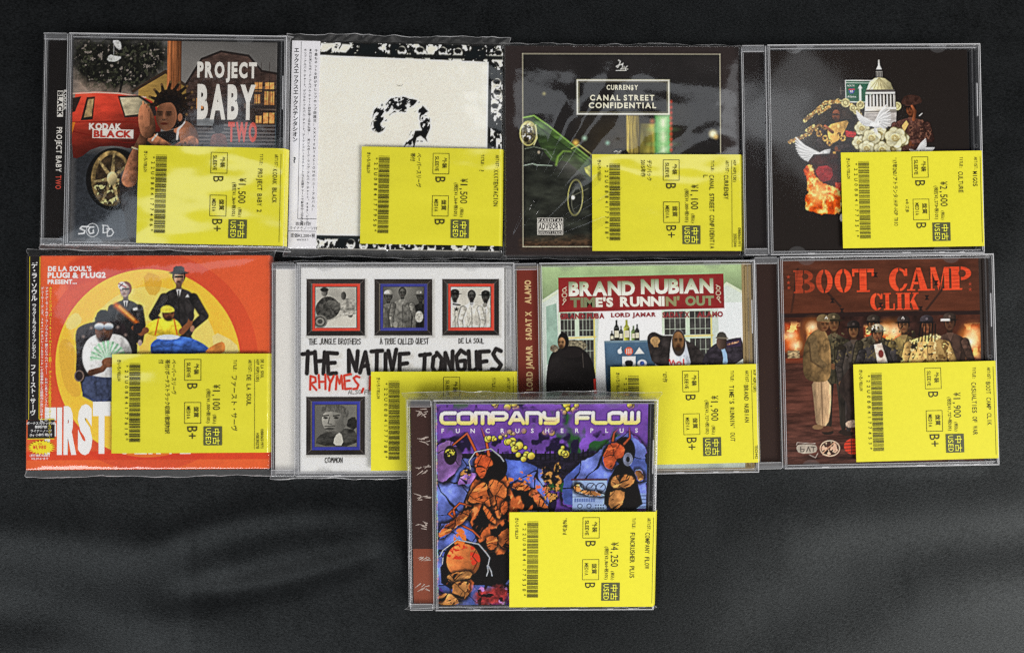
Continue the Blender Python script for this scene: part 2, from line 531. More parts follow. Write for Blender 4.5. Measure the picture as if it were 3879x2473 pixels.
        if beard:
            self.ell(x + o * .5, y + h * .78, w * .62, h * .26, sk * .25, a=.75, soft=3); self.line([(x - w * .35 + o, y + h * .4), (x + w * .35 + o, y + h * .4)], h * .07, sk * .25, a=.7)

    def person(self, x, y, h, skin, top, legs=(40, 40, 45), hat=None, hair=(18, 14, 12), w=1.0, beard=False, look=0, tex=0.22, arms='down', shade=0.35, light=-1, shoes=(40, 30, 25)):
        s = h / 7.5
        top = np.array(top, float); R = self.r
        if legs is not None:
            for sg in (-1, 1):
                self.poly([(x + sg * .03 * s, y + 3.8 * s), (x + sg * .74 * s * w, y + 3.8 * s), (x + sg * .66 * s * w, y + 5.6 * s), (x + sg * .7 * s * w, y + 7.2 * s), (x + sg * .26 * s, y + 7.2 * s), (x + sg * .2 * s, y + 5.4 * s)], legs, tex=(-.36, s * .35, s * 1.3), shade=(-light, 0, shade), smooth=1)
                self.ell(x + sg * .55 * s * w, y + 7.3 * s, .36 * s, .16 * s, shoes)
        self.poly([(x - .2 * s, y + 1.2 * s), (x + .2 * s, y + 1.2 * s), (x + .78 * s * w, y + 1.5 * s), (x + .92 * s * w, y + 2.1 * s), (x + .74 * s * w, y + 3.1 * s), (x + .82 * s * w, y + 4.3 * s),
                   (x - .82 * s * w, y + 4.3 * s), (x - .74 * s * w, y + 3.1 * s), (x - .92 * s * w, y + 2.1 * s), (x - .78 * s * w, y + 1.5 * s)], top, smooth=2, tex=(-.38, s * .55, s * .8), shade=(-light, .3, shade))
        for k in range(7):     # creases of the jacket
            fx, fy = x + R.uniform(-.6, .6) * s * w, y + R.uniform(1.8, 4.0) * s
            self.line([(fx, fy), (fx + R.uniform(-.3, .3) * s, fy + R.uniform(.2, .6) * s)], (.09 * s, .02 * s), top * (.5 if k % 3 else 1.5), soft=2.5, a=.6)
        self.line([(x, y + 1.7 * s), (x + .04 * s, y + 4.2 * s)], .05 * s, top * .45, a=.8)
        for sg in (-1, 1):
            sh = (x + sg * .8 * s * w, y + 1.8 * s); q = R.uniform(-.12, .12) * s
            if arms == 'down': el, ha = (x + sg * 1.04 * s * w + q, y + 2.9 * s), (x + sg * .92 * s * w + q, y + 3.95 * s)
            elif arms == 'hips': el, ha = (x + sg * 1.4 * s * w, y + 2.9 * s), (x + sg * .74 * s * w, y + 3.55 * s)
            else: el, ha = (x + sg * 1.0 * s * w, y + 2.9 * s), (x - sg * .1 * s, y + 3.1 * s)
            self.line([sh, el, ha], (.58 * s, .42 * s), top * .45, soft=2)
            self.line([sh, el, ha], (.5 * s, .34 * s), top, tex=(-.38, s * .4, s * .3), shade=(-light, 0, shade))
            self.line([(el[0] - .15 * s, el[1] - .1 * s), (el[0] + .15 * s, el[1] + .05 * s)], .06 * s, top * .5, soft=2, a=.7)
            self.ell(ha[0], ha[1] + .12 * s, .14 * s, .2 * s, np.array(skin) * .85)
        self.line([(x, y + .8 * s), (x, y + 1.3 * s)], .34 * s, np.array(skin) * .5)
        self.poly([(x - .24 * s, y + 1.18 * s), (x + .24 * s, y + 1.18 * s), (x + .03 * s, y + 1.75 * s)], top * 1.6 + 12, a=.6)
        self.ell(x, y + .45 * s, .40 * s, .47 * s, hair)
        self.face(x + look * .08 * s, y + .58 * s, .31 * s, .44 * s, skin, look, beard, light)
        if hat is not None:
            hc = np.array(hat, float)
            self.poly([(x - .43 * s, y + .34 * s), (x - .4 * s, y + .02 * s), (x, y - .14 * s), (x + .4 * s, y + .02 * s), (x + .43 * s, y + .34 * s)], hc, smooth=1, tex=(.2, s * .2), shade=(-light, 0, .35))
            self.ell(x + look * .3 * s, y + .36 * s, .5 * s, .07 * s, hc * .5)
            self.ell(x + look * .1 * s, y + .14 * s, .08 * s, .08 * s, hc * 1.5 + 20)

    def specks(self, m, col, scale, thr, octv=3):
        n = self.noise(scale, scale, octv)
        self.put(m * np.clip((n - thr) * 14, 0, 1), col)

    def cells(self, n, seed=0):
        """Voronoi cells: returns the cell's random value and the distance to its border."""
        r = np.random.default_rng(seed)
        P = np.stack([r.uniform(self.x0, self.x1, n), r.uniform(self.y0, self.y1, n)], -1); val = r.random(n)
        wx = (self.noise(90, 90, 2) - .5) * 60; wy = (self.noise(90, 90, 2) - .5) * 60
        d1 = np.full(self.X.shape, 1e9); d2 = d1.copy(); idx = np.zeros(self.X.shape, int)
        for i, (a, b) in enumerate(P):
            d = np.hypot(self.X + wx - a, self.Y + wy - b)
            c = d < d1
            d2 = np.where(c, d1, np.minimum(d2, d)); idx = np.where(c, i, idx); d1 = np.where(c, d, d1)
        return val[idx], d2 - d1, d1

    def done(self, grain=0.035, lo=0.05):
        k = self.im.copy()
        for ax in (0, 1): k = (np.roll(k, 1, ax) + np.roll(k, -1, ax) + 2 * k) / 4
        for ax in (0, 1): k = (np.roll(k, 2, ax) + np.roll(k, -2, ax) + 2 * k) / 4
        self.im = np.clip(self.im + .75 * (self.im - k), 0, 255)
        g = 1 + grain * self.r.standard_normal(self.X.shape) + lo * (self.noise(250, 250, 3) - .5)
        return np.clip(lin(np.clip(self.im * g[..., None], 0, 255)) * PRINT_GAIN - 0.003, 0.003, 0.86)


def STROKES():
    S = {}
    S['A'] = [[(0, 0), (1.9, 6), (4, 0)], [(.6, 2), (3.5, 2.2)]]
    S['B'] = [[(0, 0), (0, 6), (2.6, 5.8), (3.2, 4.6), (2.4, 3.3), (0, 3.2)], [(2.4, 3.3), (3.8, 1.8), (2.8, .2), (0, 0)]]
    S['C'] = [[(4, 5.4), (2.5, 6), (.8, 5.2), (0, 3), (.8, .7), (2.5, 0), (4, .6)]]
    S['D'] = [[(0, 0), (0, 6), (2.4, 5.6), (4, 3), (2.4, .4), (0, 0)]]
    S['E'] = [[(4, 6), (0, 5.8), (.2, 0), (4, .3)], [(0, 3.1), (3, 3.3)]]
    S['F'] = [[(4, 6), (0, 5.8), (0, 0)], [(0, 3.1), (2.8, 3.3)]]
    S['G'] = [[(4, 5.2), (2.2, 6), (0, 4), (.4, .8), (2.4, 0), (4, 1), (3.8, 2.8), (2, 2.8)]]
    S['H'] = [[(0, 6), (.2, 0)], [(3.8, 6), (3.6, 0)], [(0, 3), (3.8, 3.2)]]
    S['I'] = [[(.5, 6), (.6, 0)]]
    S['J'] = [[(3.4, 6), (3.2, 1), (1.6, 0), (0, 1)]]
    S['L'] = [[(0, 6), (.2, 0), (3.6, .2)]]
    S['M'] = [[(0, 0), (.6, 6), (2, 2.4), (3.5, 6), (4.2, 0)]]
    S['N'] = [[(0, 0), (.2, 6), (3.6, .2), (3.8, 6)]]
    S['O'] = [[(2, 6), (.3, 4.8), (0, 2), (1.6, 0), (3.6, 1.4), (3.8, 4.6), (2, 6)]]
    S['Q'] = S['O'] + [[(2.4, 1.6), (4.2, -.6)]]
    S['R'] = [[(0, 0), (.2, 6), (3, 5.6), (3.2, 3.8), (.2, 3), (3.8, 0)]]
    S['S'] = [[(3.8, 5.4), (2, 6), (.2, 4.8), (1.6, 3.4), (3.6, 2), (2.4, .2), (0, .4)]]
    S['T'] = [[(-.4, 5.7), (4.2, 6.1)], [(1.9, 6), (1.7, 0)]]
    S['U'] = [[(0, 6), (.3, 1), (2, 0), (3.6, 1.2), (3.8, 6)]]
    S['V'] = [[(0, 6), (1.9, 0), (3.9, 6)]]
    S['Y'] = [[(0, 6), (1.8, 3), (3.8, 6)], [(1.8, 3), (1.2, -.4)]]
    S[','] = [[(1, .6), (.2, -1)]]
    return S


SF = STROKES()
TECH = {
    'C': [[(4, 4), (1, 4), (.2, 3.5), (0, 2.6), (0, 1.2), (.3, .4), (1, 0), (4, 0)]],
    'O': [[(1, 4), (3.3, 4), (4, 3.4), (4, .6), (3.3, 0), (.8, 0), (0, .6), (0, 3.4), (1, 4)]],
    'M': [[(0, 0), (0, 4), (3.3, 4), (4, 3.4), (4, 0)], [(2, 4), (2, 0)]],
    'P': [[(0, 0), (0, 4), (3.3, 4), (4, 3.3), (4, 2.2), (3.3, 1.5), (0, 1.5)]],
    'A': [[(0, 0), (1.6, 4), (2.4, 4), (4, 0)], [(.9, 1.3), (3.1, 1.3)]],
    'N': [[(0, 0), (0, 4), (3.2, 4), (4, 3.3), (4, 0)]],
    'Y': [[(0, 4), (0, 2.4), (.8, 1.6), (3.4, 1.6)], [(4, 4), (4, .8), (3.2, 0), (.4, 0)]],
    'F': [[(4, 4), (.8, 4), (0, 3.3), (0, 0)], [(0, 2), (3.4, 2)]],
    'L': [[(0, 4), (0, .7), (.8, 0), (4, 0)]],
    'W': [[(0, 4), (0, 0), (3.3, 0), (4, .7), (4, 4)], [(2, 4), (2, 0)]],
}


def stroke_text(A, s, x0, y0, x1, y1, w, col, font=None, adv=5.2, top=6.0, seed=3, jig=0.18, soft=1.2, a=1.0, tex=None, sp=None):
    """Stroke lettering painted into a picture, filling the box (crop coordinates, y down)."""
    font = font or SF; r = random.Random(seed)
    cells = []; x = 0
    for ch in s:
        if ch == ' ': x += adv * (.75 if sp is None else sp); continue
        wd = 1.4 if ch in 'I,' else adv
        cells.append((ch, x)); x += wd
    tot = x - (adv - 4)
    m = np.zeros(A.X.shape)
    for ch, cx in cells:
        dy = r.uniform(-jig, jig) * 2
        for st in font[ch]:
            pts = [(x0 + (cx + px + r.uniform(-jig, jig)) / tot * (x1 - x0), y1 - (py + dy + r.uniform(-jig, jig)) / top * (y1 - y0)) for px, py in st]
            m = np.maximum(m, A.mline(pts, w, soft))
    A.put(m * a, col, tex)
    return m


# ------------------------------------------------------------------ printed pictures (generic stand-ins in the photograph's colours)
def art_red_car():
    A = Art((250, 95, 1615, 1425), 330, (60, 58, 58), 1)
    A.put(np.ones(A.X.shape), A.grad((88, 86, 84), (150, 142, 136)), (0.12, 300, 160, 3))
    A.ell(1010, 430, 260, 300, (150, 145, 140), soft=120, a=.55)
    A.put(A.mpoly([(250, 300), (760, 290), (760, 470), (250, 470)], 30), (160, 140, 125), (0.35, 80, 50))
    # tree crown
    m = A.mpoly([(250, 110), (420, 90), (700, 95), (880, 110), (890, 260), (800, 330), (640, 420), (430, 400), (250, 330)], 18, 2, (46, 60, 60, 4))
    A.put(m, (24, 24, 20), (0.6, 22, 22, 3)); A.specks(m, (120, 112, 104), 22, .66); A.specks(m, (58, 60, 46), 17, .60)
    A.line([(560, 470), (585, 340), (520, 240)], (16, 6), (20, 16, 14)); A.line([(585, 340), (660, 260)], 8, (22, 18, 15))
    # gabled house and larger house
    A.poly([(690, 420), (870, 300), (1075, 430), (1075, 560), (690, 560)], (148, 118, 62), tex=(.12, 90, 14), shade=(1, 0, .2))
    A.poly([(640, 430), (870, 285), (1100, 440), (1085, 450), (870, 312), (655, 440)], (58, 44, 34))
    A.poly([(1010, 380), (1110, 215), (1240, 165), (1420, 190), (1500, 280), (1615, 300), (1615, 800), (1010, 800)], (60, 46, 41), tex=(.35, 40, 20), shade=(0, 1, .3))
    for k in range(9): A.line([(1030 + k * 4, 420 + k * 40), (1615, 350 + k * 50)], 5, (36, 28, 26), a=.7); A.line([(1120 + k * 56, 230), (1120 + k * 56, 700)], 4, (44, 34, 31), a=.6)
    A.poly([(1430, 395), (1615, 380), (1615, 402), (1430, 412)], (96, 80, 70)); A.poly([(1400, 500), (1615, 515), (1615, 545), (1400, 530)], (100, 84, 74))
    A.line([(1005, 385), (1110, 212), (1240, 160), (1425, 186), (1515, 285), (1615, 300)], 14, (38, 30, 28))
    for x, y, w, h in ((1470, 360, 50, 60), (1540, 360, 60, 55), (1535, 420, 70, 90), (1470, 440, 40, 60), (1530, 560, 75, 70), (1480, 580, 40, 50), (1080, 470, 46, 70)):
        A.rect(x, y, x + w, y + h, (226, 150, 86), tex=(.3, 18)); A.rect(x + w * .45, y, x + w * .52, y + h, (70, 48, 34))
    A.rect(1440, 510, 1615, 535, (52, 44, 42)); A.rect(1430, 405, 1615, 415, (60, 50, 46))
    for x in range(1450, 1615, 14): A.line([(x, 410), (x, 510)], 3, (66, 54, 48))
    # pole
    A.rect(880, 95, 975, 470, (138, 84, 50), tex=(.4, 7, 160, 4), shade=(1, 0, .3))
    # road and steps
    A.poly([(250, 820), (1615, 760), (1615, 1425), (250, 1425)], A.grad((30, 29, 30), (54, 58, 64)), tex=(.2, 20, 12), soft=20)
    for k in range(7): A.rect(1090, 640 + k * 24, 1615, 652 + k * 24, (112, 106, 104), tex=(.15, 60, 8), a=.75)
    A.rect(1085, 600, 1200, 650, (126, 128, 130), tex=(.2, 40))
    # car
    A.poly([(250, 450), (330, 440), (560, 440), (760, 470), (840, 560), (850, 640), (830, 800), (640, 810), (560, 790), (400, 800), (300, 880), (250, 870)], (152, 50, 36), tex=(.2, 120, 40), shade=(.3, 1, .7), smooth=1)
    A.line([(250, 452), (400, 442), (560, 446), (740, 470)], 8, (232, 176, 160))
    A.poly([(345, 475), (400, 470), (388, 620), (308, 628)], (40, 34, 30)); A.poly([(355, 488), (392, 484), (380, 600), (328, 608)], (150, 128, 90), tex=(.3, 30))
    A.poly([(250, 480), (308, 470), (268, 570), (250, 575)], (46, 36, 32))
    A.poly([(552, 462), (700, 458), (800, 520), (820, 590), (600, 605)], (44, 36, 34)); A.poly([(566, 474), (690, 470), (770, 520), (770, 572), (606, 592)], (170, 160, 132), tex=(.25, 60, 30), shade=(1, 0, .2))
    A.line([(250, 640), (560, 630), (830, 640)], 5, (120, 26, 16)); A.line([(255, 700), (600, 770), (820, 760)], 5, (110, 24, 16))
    A.poly([(250, 640), (272, 640), (250, 720)], (214, 120, 40))
    A.ell(540, 1010, 190, 205, (20, 18, 18)); A.ell(520, 1005, 135, 182, (104, 86, 54), tex=(.6, 34), shade=(1, 1, .5)); A.ell(525, 1005, 112, 155, (58, 46, 32), tex=(.5, 26))
    for k in range(7):
        t = k * .9 + .3; A.line([(525, 1005), (525 + 118 * math.cos(t), 1005 + 160 * math.sin(t))], (30, 14), (136, 118, 80), tex=(.6, 20))
    A.specks(A.mell(520, 1090, 120, 90), (196, 190, 130), 16, .6)
    A.ell(525, 1005, 34, 44, (196, 178, 130), shade=(1, 1, .4))
    # sitting figure, arms folded on a knee
    sk = (140, 92, 66)
    A.poly([(640, 880), (740, 700), (900, 690), (1080, 640), (1105, 800), (1080, 1000), (880, 1420), (640, 1300), (560, 1120)], (34, 30, 29), smooth=2, tex=(.3, 50, 60), shade=(1, .4, .4))
    A.poly([(935, 640), (1010, 610), (1095, 680), (1105, 800), (960, 800), (930, 720)], sk, smooth=2, tex=(.25, 40), shade=(1, .3, .5))
    A.poly([(850, 700), (960, 690), (990, 800), (830, 800)], (30, 27, 27), smooth=1); A.line([(955, 740), (960, 680), (1000, 630)], 16, (206, 196, 190))
    A.poly([(560, 1000), (640, 940), (720, 1100), (720, 1425), (640, 1425), (600, 1180)], (40, 36, 36), smooth=1, tex=(-.4, 60, 40)); A.line([(1050, 770), (930, 830), (760, 720)], (100, 62), sk, tex=(.3, 26), shade=(0, 1, .6)); A.line([(640, 1010), (670, 880), (735, 720)], (104, 60), np.array(sk) * .9, tex=(.3, 26), shade=(1, 0, .6)); A.specks(A.mline([(1050, 770), (930, 830)], 70), np.array(sk) * .55, 22, .58)
    A.poly([(690, 600), (700, 530), (735, 500), (790, 560), (815, 680), (790, 740), (725, 735), (700, 680)], np.array(sk) * .95, smooth=1, tex=(.2, 30), shade=(1, .3, .6))
    for k in range(4): A.line([(742 + k * 9, 660 - k * 4), (722 + k * 15, 500 + k * 22)], (19, 13), np.array(sk) * (1.28 - k * .12), shade=(1, 0, .35)); A.line([(752 + k * 9, 655 - k * 4), (732 + k * 15, 505 + k * 22)], 3, np.array(sk) * .4, a=.8)
    A.line([(788, 752), (820, 712)], 11, (226, 214, 200), tex=(.5, 8)); A.line([(655, 800), (700, 815)], 9, (206, 180, 130), tex=(.5, 8))
    A.poly([(905, 420), (960, 430), (1010, 520), (1010, 640), (900, 690), (820, 640), (830, 480)], (24, 19, 17), smooth=2)
    A.face(880, 590, 70, 98, sk, -.5, False, 1)
    A.ell(972, 598, 16, 26, np.array(sk) * 1.15)
    A.poly([(790, 500), (830, 430), (900, 410), (980, 430), (1030, 520), (1010, 590), (970, 560), (930, 500), (850, 505), (800, 540)], (26, 20, 17), smooth=2, tex=(.5, 20))
    for t in range(11):
        a = math.radians(-190 + t * 23); A.line([(905 + 95 * math.cos(a), 500 + 80 * math.sin(a)), (910 + 150 * math.cos(a + .1), 495 + 128 * math.sin(a))], (26, 15), (34, 25, 19), tex=(.4, 14))
        A.ell(910 + 152 * math.cos(a + .1), 495 + 130 * math.sin(a), 9, 9, (104, 78, 48))
    # small figure on the steps, hanging shoes
    A.poly([(1175, 800), (1180, 730), (1200, 700), (1270, 700), (1290, 740), (1295, 800)], (112, 74, 66), smooth=1, tex=(.3, 30)); A.ell(1230, 660, 38, 42, (36, 26, 24))
    A.poly([(470, 235), (490, 190), (530, 200), (580, 205), (540, 240)], (206, 206, 200), smooth=1, tex=(.3, 14)); A.poly([(500, 95), (560, 95), (575, 150), (550, 165)], (200, 200, 196), smooth=1, tex=(.3, 14)); A.line([(520, 190), (520, 110)], 3, (150, 150, 150))
    # two small emblems on the road
    w = (222, 224, 226)
    A.ring(400, 1345, 42, 45, 4, w); A.line([(375, 1322), (330, 1322), (318, 1335), (350, 1350), (345, 1366), (310, 1370)], 10, w); A.line([(408, 1325), (385, 1325), (372, 1345), (385, 1368), (408, 1362), (406, 1345)], 9, w)
    for dx, dy in ((0, 0), (28, 22)): A.line([(472 + dx, 1312 + dy), (472 + dx, 1362 + dy), (500 + dx, 1358 + dy), (514 + dx, 1337 + dy), (500 + dx, 1314 + dy), (466 + dx, 1312 + dy)], 6, w)
    return A


def art_speckle():
    A = Art((82, 100, 1440, 1445), 330, (16, 22, 24), 2)
    B = np.ones(A.X.shape)
    n = A.noise(46, 62, 3); n2 = A.noise(15, 19, 2)
    A.put(np.clip(((n * .6 + n2 * .4) - .55) * 26, 0, 1), (226, 222, 206))
    A.put(A.mpoly([(262, 108), (370, 104), (300, 160), (262, 165)], 2), (228, 224, 208)); A.put(A.mpoly([(400, 110), (470, 112), (420, 170), (370, 160)], 2), (228, 224, 208))
    for x, y in ((785, 150), (905, 150), (1050, 150), (1150, 155), (1412, 160), (1405, 350), (1410, 420), (1395, 510), (480, 1415), (560, 1420), (680, 1430), (920, 1425), (1000, 1430), (1180, 1425), (1260, 1420)):
        A.ell(x, y, 27, 34, (224, 220, 204), tex=(.1, 20)); A.ell(x - 3, y - 14, 24, 16, (20, 22, 24)); A.line([(x - 12, y + 2), (x - 4, y + 2)], 4, (20, 22, 24)); A.line([(x + 6, y + 2), (x + 14, y + 2)], 4, (20, 22, 24)); A.line([(x - 6, y + 18), (x + 8, y + 18)], 3, (20, 22, 24))
    A.rect(82, 168, 1440, 192, (14, 22, 24), soft=3); A.rect(1340, 180, 1368, 1400, (14, 22, 24)); A.rect(200, 1358, 1440, 1384, (30, 38, 40), soft=3)
    A.poly([(245, 184), (1348, 208), (1350, 1362), (240, 1362)], (234, 228, 214), tex=(.015, 300, 300, 2))
    # hooked mark filled with torn black and white scraps
    arc = [(640, 640), (655, 560), (710, 510), (790, 495), (870, 515), (920, 570), (925, 640), (895, 710), (860, 790), (850, 850)]
    m = A.mline(chaikin(arc, 0).tolist(), (90, 108), 1.2)
    A.ring(790, 640, 182, 186, 7, (20, 24, 28), 0, .0); A.line(arc[4:], 6, (20, 24, 28))
    k = A.noise(22, 44, 3, .6)
    A.put(m, (236, 230, 214)); A.put(m * np.clip((k - .485) * 30, 0, 1), (14, 20, 24)); A.put(m * A.mpoly([(690, 460), (860, 450), (850, 530), (720, 535)], 2, 1) * (A.noise(14, 40, 2, -.7) > .42), (14, 20, 24), None); A.put(m * A.mpoly([(640, 600), (660, 640), (640, 700), (600, 620)], 2, 1), (14, 20, 24)); A.put(m * A.mell(945, 620, 34, 50) * (A.noise(12, 20, 2) > .4), (14, 20, 24))
    A.specks(m * A.mell(780, 500, 90, 40), (226, 222, 206), 14, .62)
    A.ell(905, 745, 38, 46, (236, 230, 214)); A.poly([(860, 730), (880, 670), (935, 665), (960, 740), (940, 720), (915, 700), (890, 715), (875, 780)], (14, 18, 20)); A.line([(890, 738), (902, 736)], 4, (14, 18, 20)); A.line([(916, 736), (928, 738)], 4, (14, 18, 20))
    return A


def art_night_street():
    A = Art((57, 75, 1628, 1488), 330, (46, 38, 37), 3)
    A.put(A.mpoly([(175, 130), (1500, 130), (1500, 1430), (175, 1430)]), A.grad((34, 31, 31), (26, 24, 23)), (.2, 200, 200))
    A.poly([(560, 860), (620, 640), (760, 560), (1200, 560), (1200, 830), (900, 900)], (58, 48, 30), soft=60, a=.7, tex=(.3, 80))
    A.rect(870, 545, 955, 820, (150, 132, 64), tex=(.4, 10, 160), soft=3, shade=(1, 0, .3)); A.rect(958, 600, 1065, 820, (140, 130, 56), tex=(.3, 40, 90), soft=3, shade=(-1, 0, .3))
    A.poly([(1060, 545), (1165, 545), (1165, 815), (1060, 815)], (70, 150, 70), soft=5); A.poly([(1085, 550), (1145, 550), (1142, 812), (1088, 812)], (216, 236, 190), soft=12, tex=(.15, 90, 30))
    for y in (640, 740): A.ell(1115, y, 40, 8, (120, 190, 110), soft=8, a=.7)
    for k in range(10): A.ell(1168, 455 + k * 36, 8, 11, (208, 76, 52), soft=4)
    for x, y, r, c in ((528, 732, 19, (240, 190, 90)), (588, 700, 13, (170, 210, 180)), (742, 732, 11, (150, 200, 180)), (1450, 670, 26, (246, 236, 186)), (1042, 585, 12, (190, 110, 60)), (318, 400, 6, (200, 190, 120)), (1470, 690, 12, (230, 190, 110)), (550, 1252, 9, (230, 160, 90)), (310, 1148, 5, (230, 220, 190))):
        A.ell(x, y, r, r, c, soft=6)
    A.poly([(180, 720), (280, 700), (420, 800), (560, 840), (640, 920), (640, 1400), (180, 1400)], (38, 40, 34), soft=8, tex=(.5, 90, 40)); A.poly([(420, 860), (470, 800), (560, 840), (640, 960), (560, 940), (480, 900)], (84, 84, 78), soft=20, a=.6)
    # dark glossy bonnet with a green edge light, headlight, wheel
    A.poly([(180, 560), (250, 548), (340, 610), (480, 725), (640, 850), (640, 1010), (560, 930), (450, 840), (390, 880), (300, 770), (270, 700), (180, 745)], A.grad((60, 84, 40), (34, 40, 30), .8, 1), tex=(.5, 90, 30), smooth=1)
    A.poly([(262, 580), (420, 690), (640, 862), (640, 905), (470, 770), (340, 680), (270, 640)], (92, 128, 58), smooth=1, soft=8, tex=(.45, 70, 24), a=.85); A.line([(180, 562), (250, 548), (340, 610), (480, 722), (640, 850)], (9, 6), (150, 196, 92), soft=2); A.line([(262, 610), (440, 742), (600, 856)], 5, (22, 30, 18)); A.poly([(300, 640), (400, 712), (520, 800), (470, 790), (360, 720)], (30, 40, 26), soft=10, a=.8)
    A.poly([(180, 590), (266, 612), (266, 742), (180, 750)], (30, 28, 22), smooth=1); A.ell(208, 668, 54, 78, (170, 160, 110), tex=(.6, 16), shade=(1, 1, .6)); A.ell(202, 668, 40, 60, (70, 62, 40), tex=(.9, 12)); A.specks(A.mell(204, 660, 40, 58), (240, 234, 190), 16, .58); A.ring(212, 668, 58, 84, 7, (206, 196, 120)); A.line([(262, 610), (270, 700), (250, 745)], 7, (226, 216, 150))
    A.line([(398, 880), (410, 825), (445, 788), (495, 790)], (15, 7), (120, 158, 62), soft=3); A.line([(190, 772), (250, 758), (330, 778), (370, 830)], 4, (120, 130, 110)); A.line([(180, 885), (240, 872), (270, 882), (370, 885)], 4, (190, 210, 190)); A.ell(282, 795, 9, 11, (150, 140, 120)); A.poly([(420, 900), (470, 820), (560, 850), (600, 940), (520, 960)], (120, 118, 112), soft=26, a=.55)
    A.line([(500, 770), (550, 745), (640, 815)], 6, (200, 190, 110)); A.poly([(585, 900), (628, 880), (628, 965), (595, 930)], (190, 190, 90), tex=(.3, 20))
    A.ring(525, 1100, 52, 122, 5, (196, 190, 110), .05); A.ring(535, 1120, 36, 88, 4, (150, 150, 130), .05, .7); A.ell(510, 1100, 12, 15, (230, 228, 210)); A.line([(515, 1085), (610, 1040)], 3, (120, 120, 100))
    A.poly([(765, 820), (770, 785), (800, 768), (860, 770), (885, 800), (885, 825)], (16, 14, 14), smooth=1)
    A.line([(785, 792), (800, 785), (812, 795), (832, 785)], 3.5, (226, 222, 200)); A.line([(800, 808), (826, 800)], 3.5, (226, 222, 200))
    A.put(A.mpoly([(180, 1400), (640, 1380), (640, 1425), (180, 1425)], 20), (86, 60, 40), (.6, 22, 10), None)
    c = (222, 216, 180)
    for q in (((175, 130), (1500, 130)), ((1500, 130), (1500, 1430)), ((1500, 1430), (175, 1430)), ((175, 1430), (175, 130))): A.line(q, 4.5, (190, 184, 158))
    A.rect(535, 303, 1160, 542, (228, 222, 186)); A.rect(546, 314, 1149, 531, (30, 27, 27)); A.rect(551, 319, 1144, 526, (150, 142, 110)); A.rect(554, 322, 1141, 523, (28, 25, 25))
    # script emblem
    for p, w in (([(818, 172), (830, 180), (822, 205), (812, 222), (803, 214), (820, 204), (842, 200)], 6), ([(838, 205), (848, 192), (842, 226), (832, 232), (850, 230)], 5), ([(856, 215), (856, 232)], 5), ([(876, 212), (866, 222), (864, 240)], 5), ([(866, 230), (880, 232)], 4), ([(800, 242), (870, 242)], 2.5)):
        A.line(p, w, (226, 224, 214))
    return A


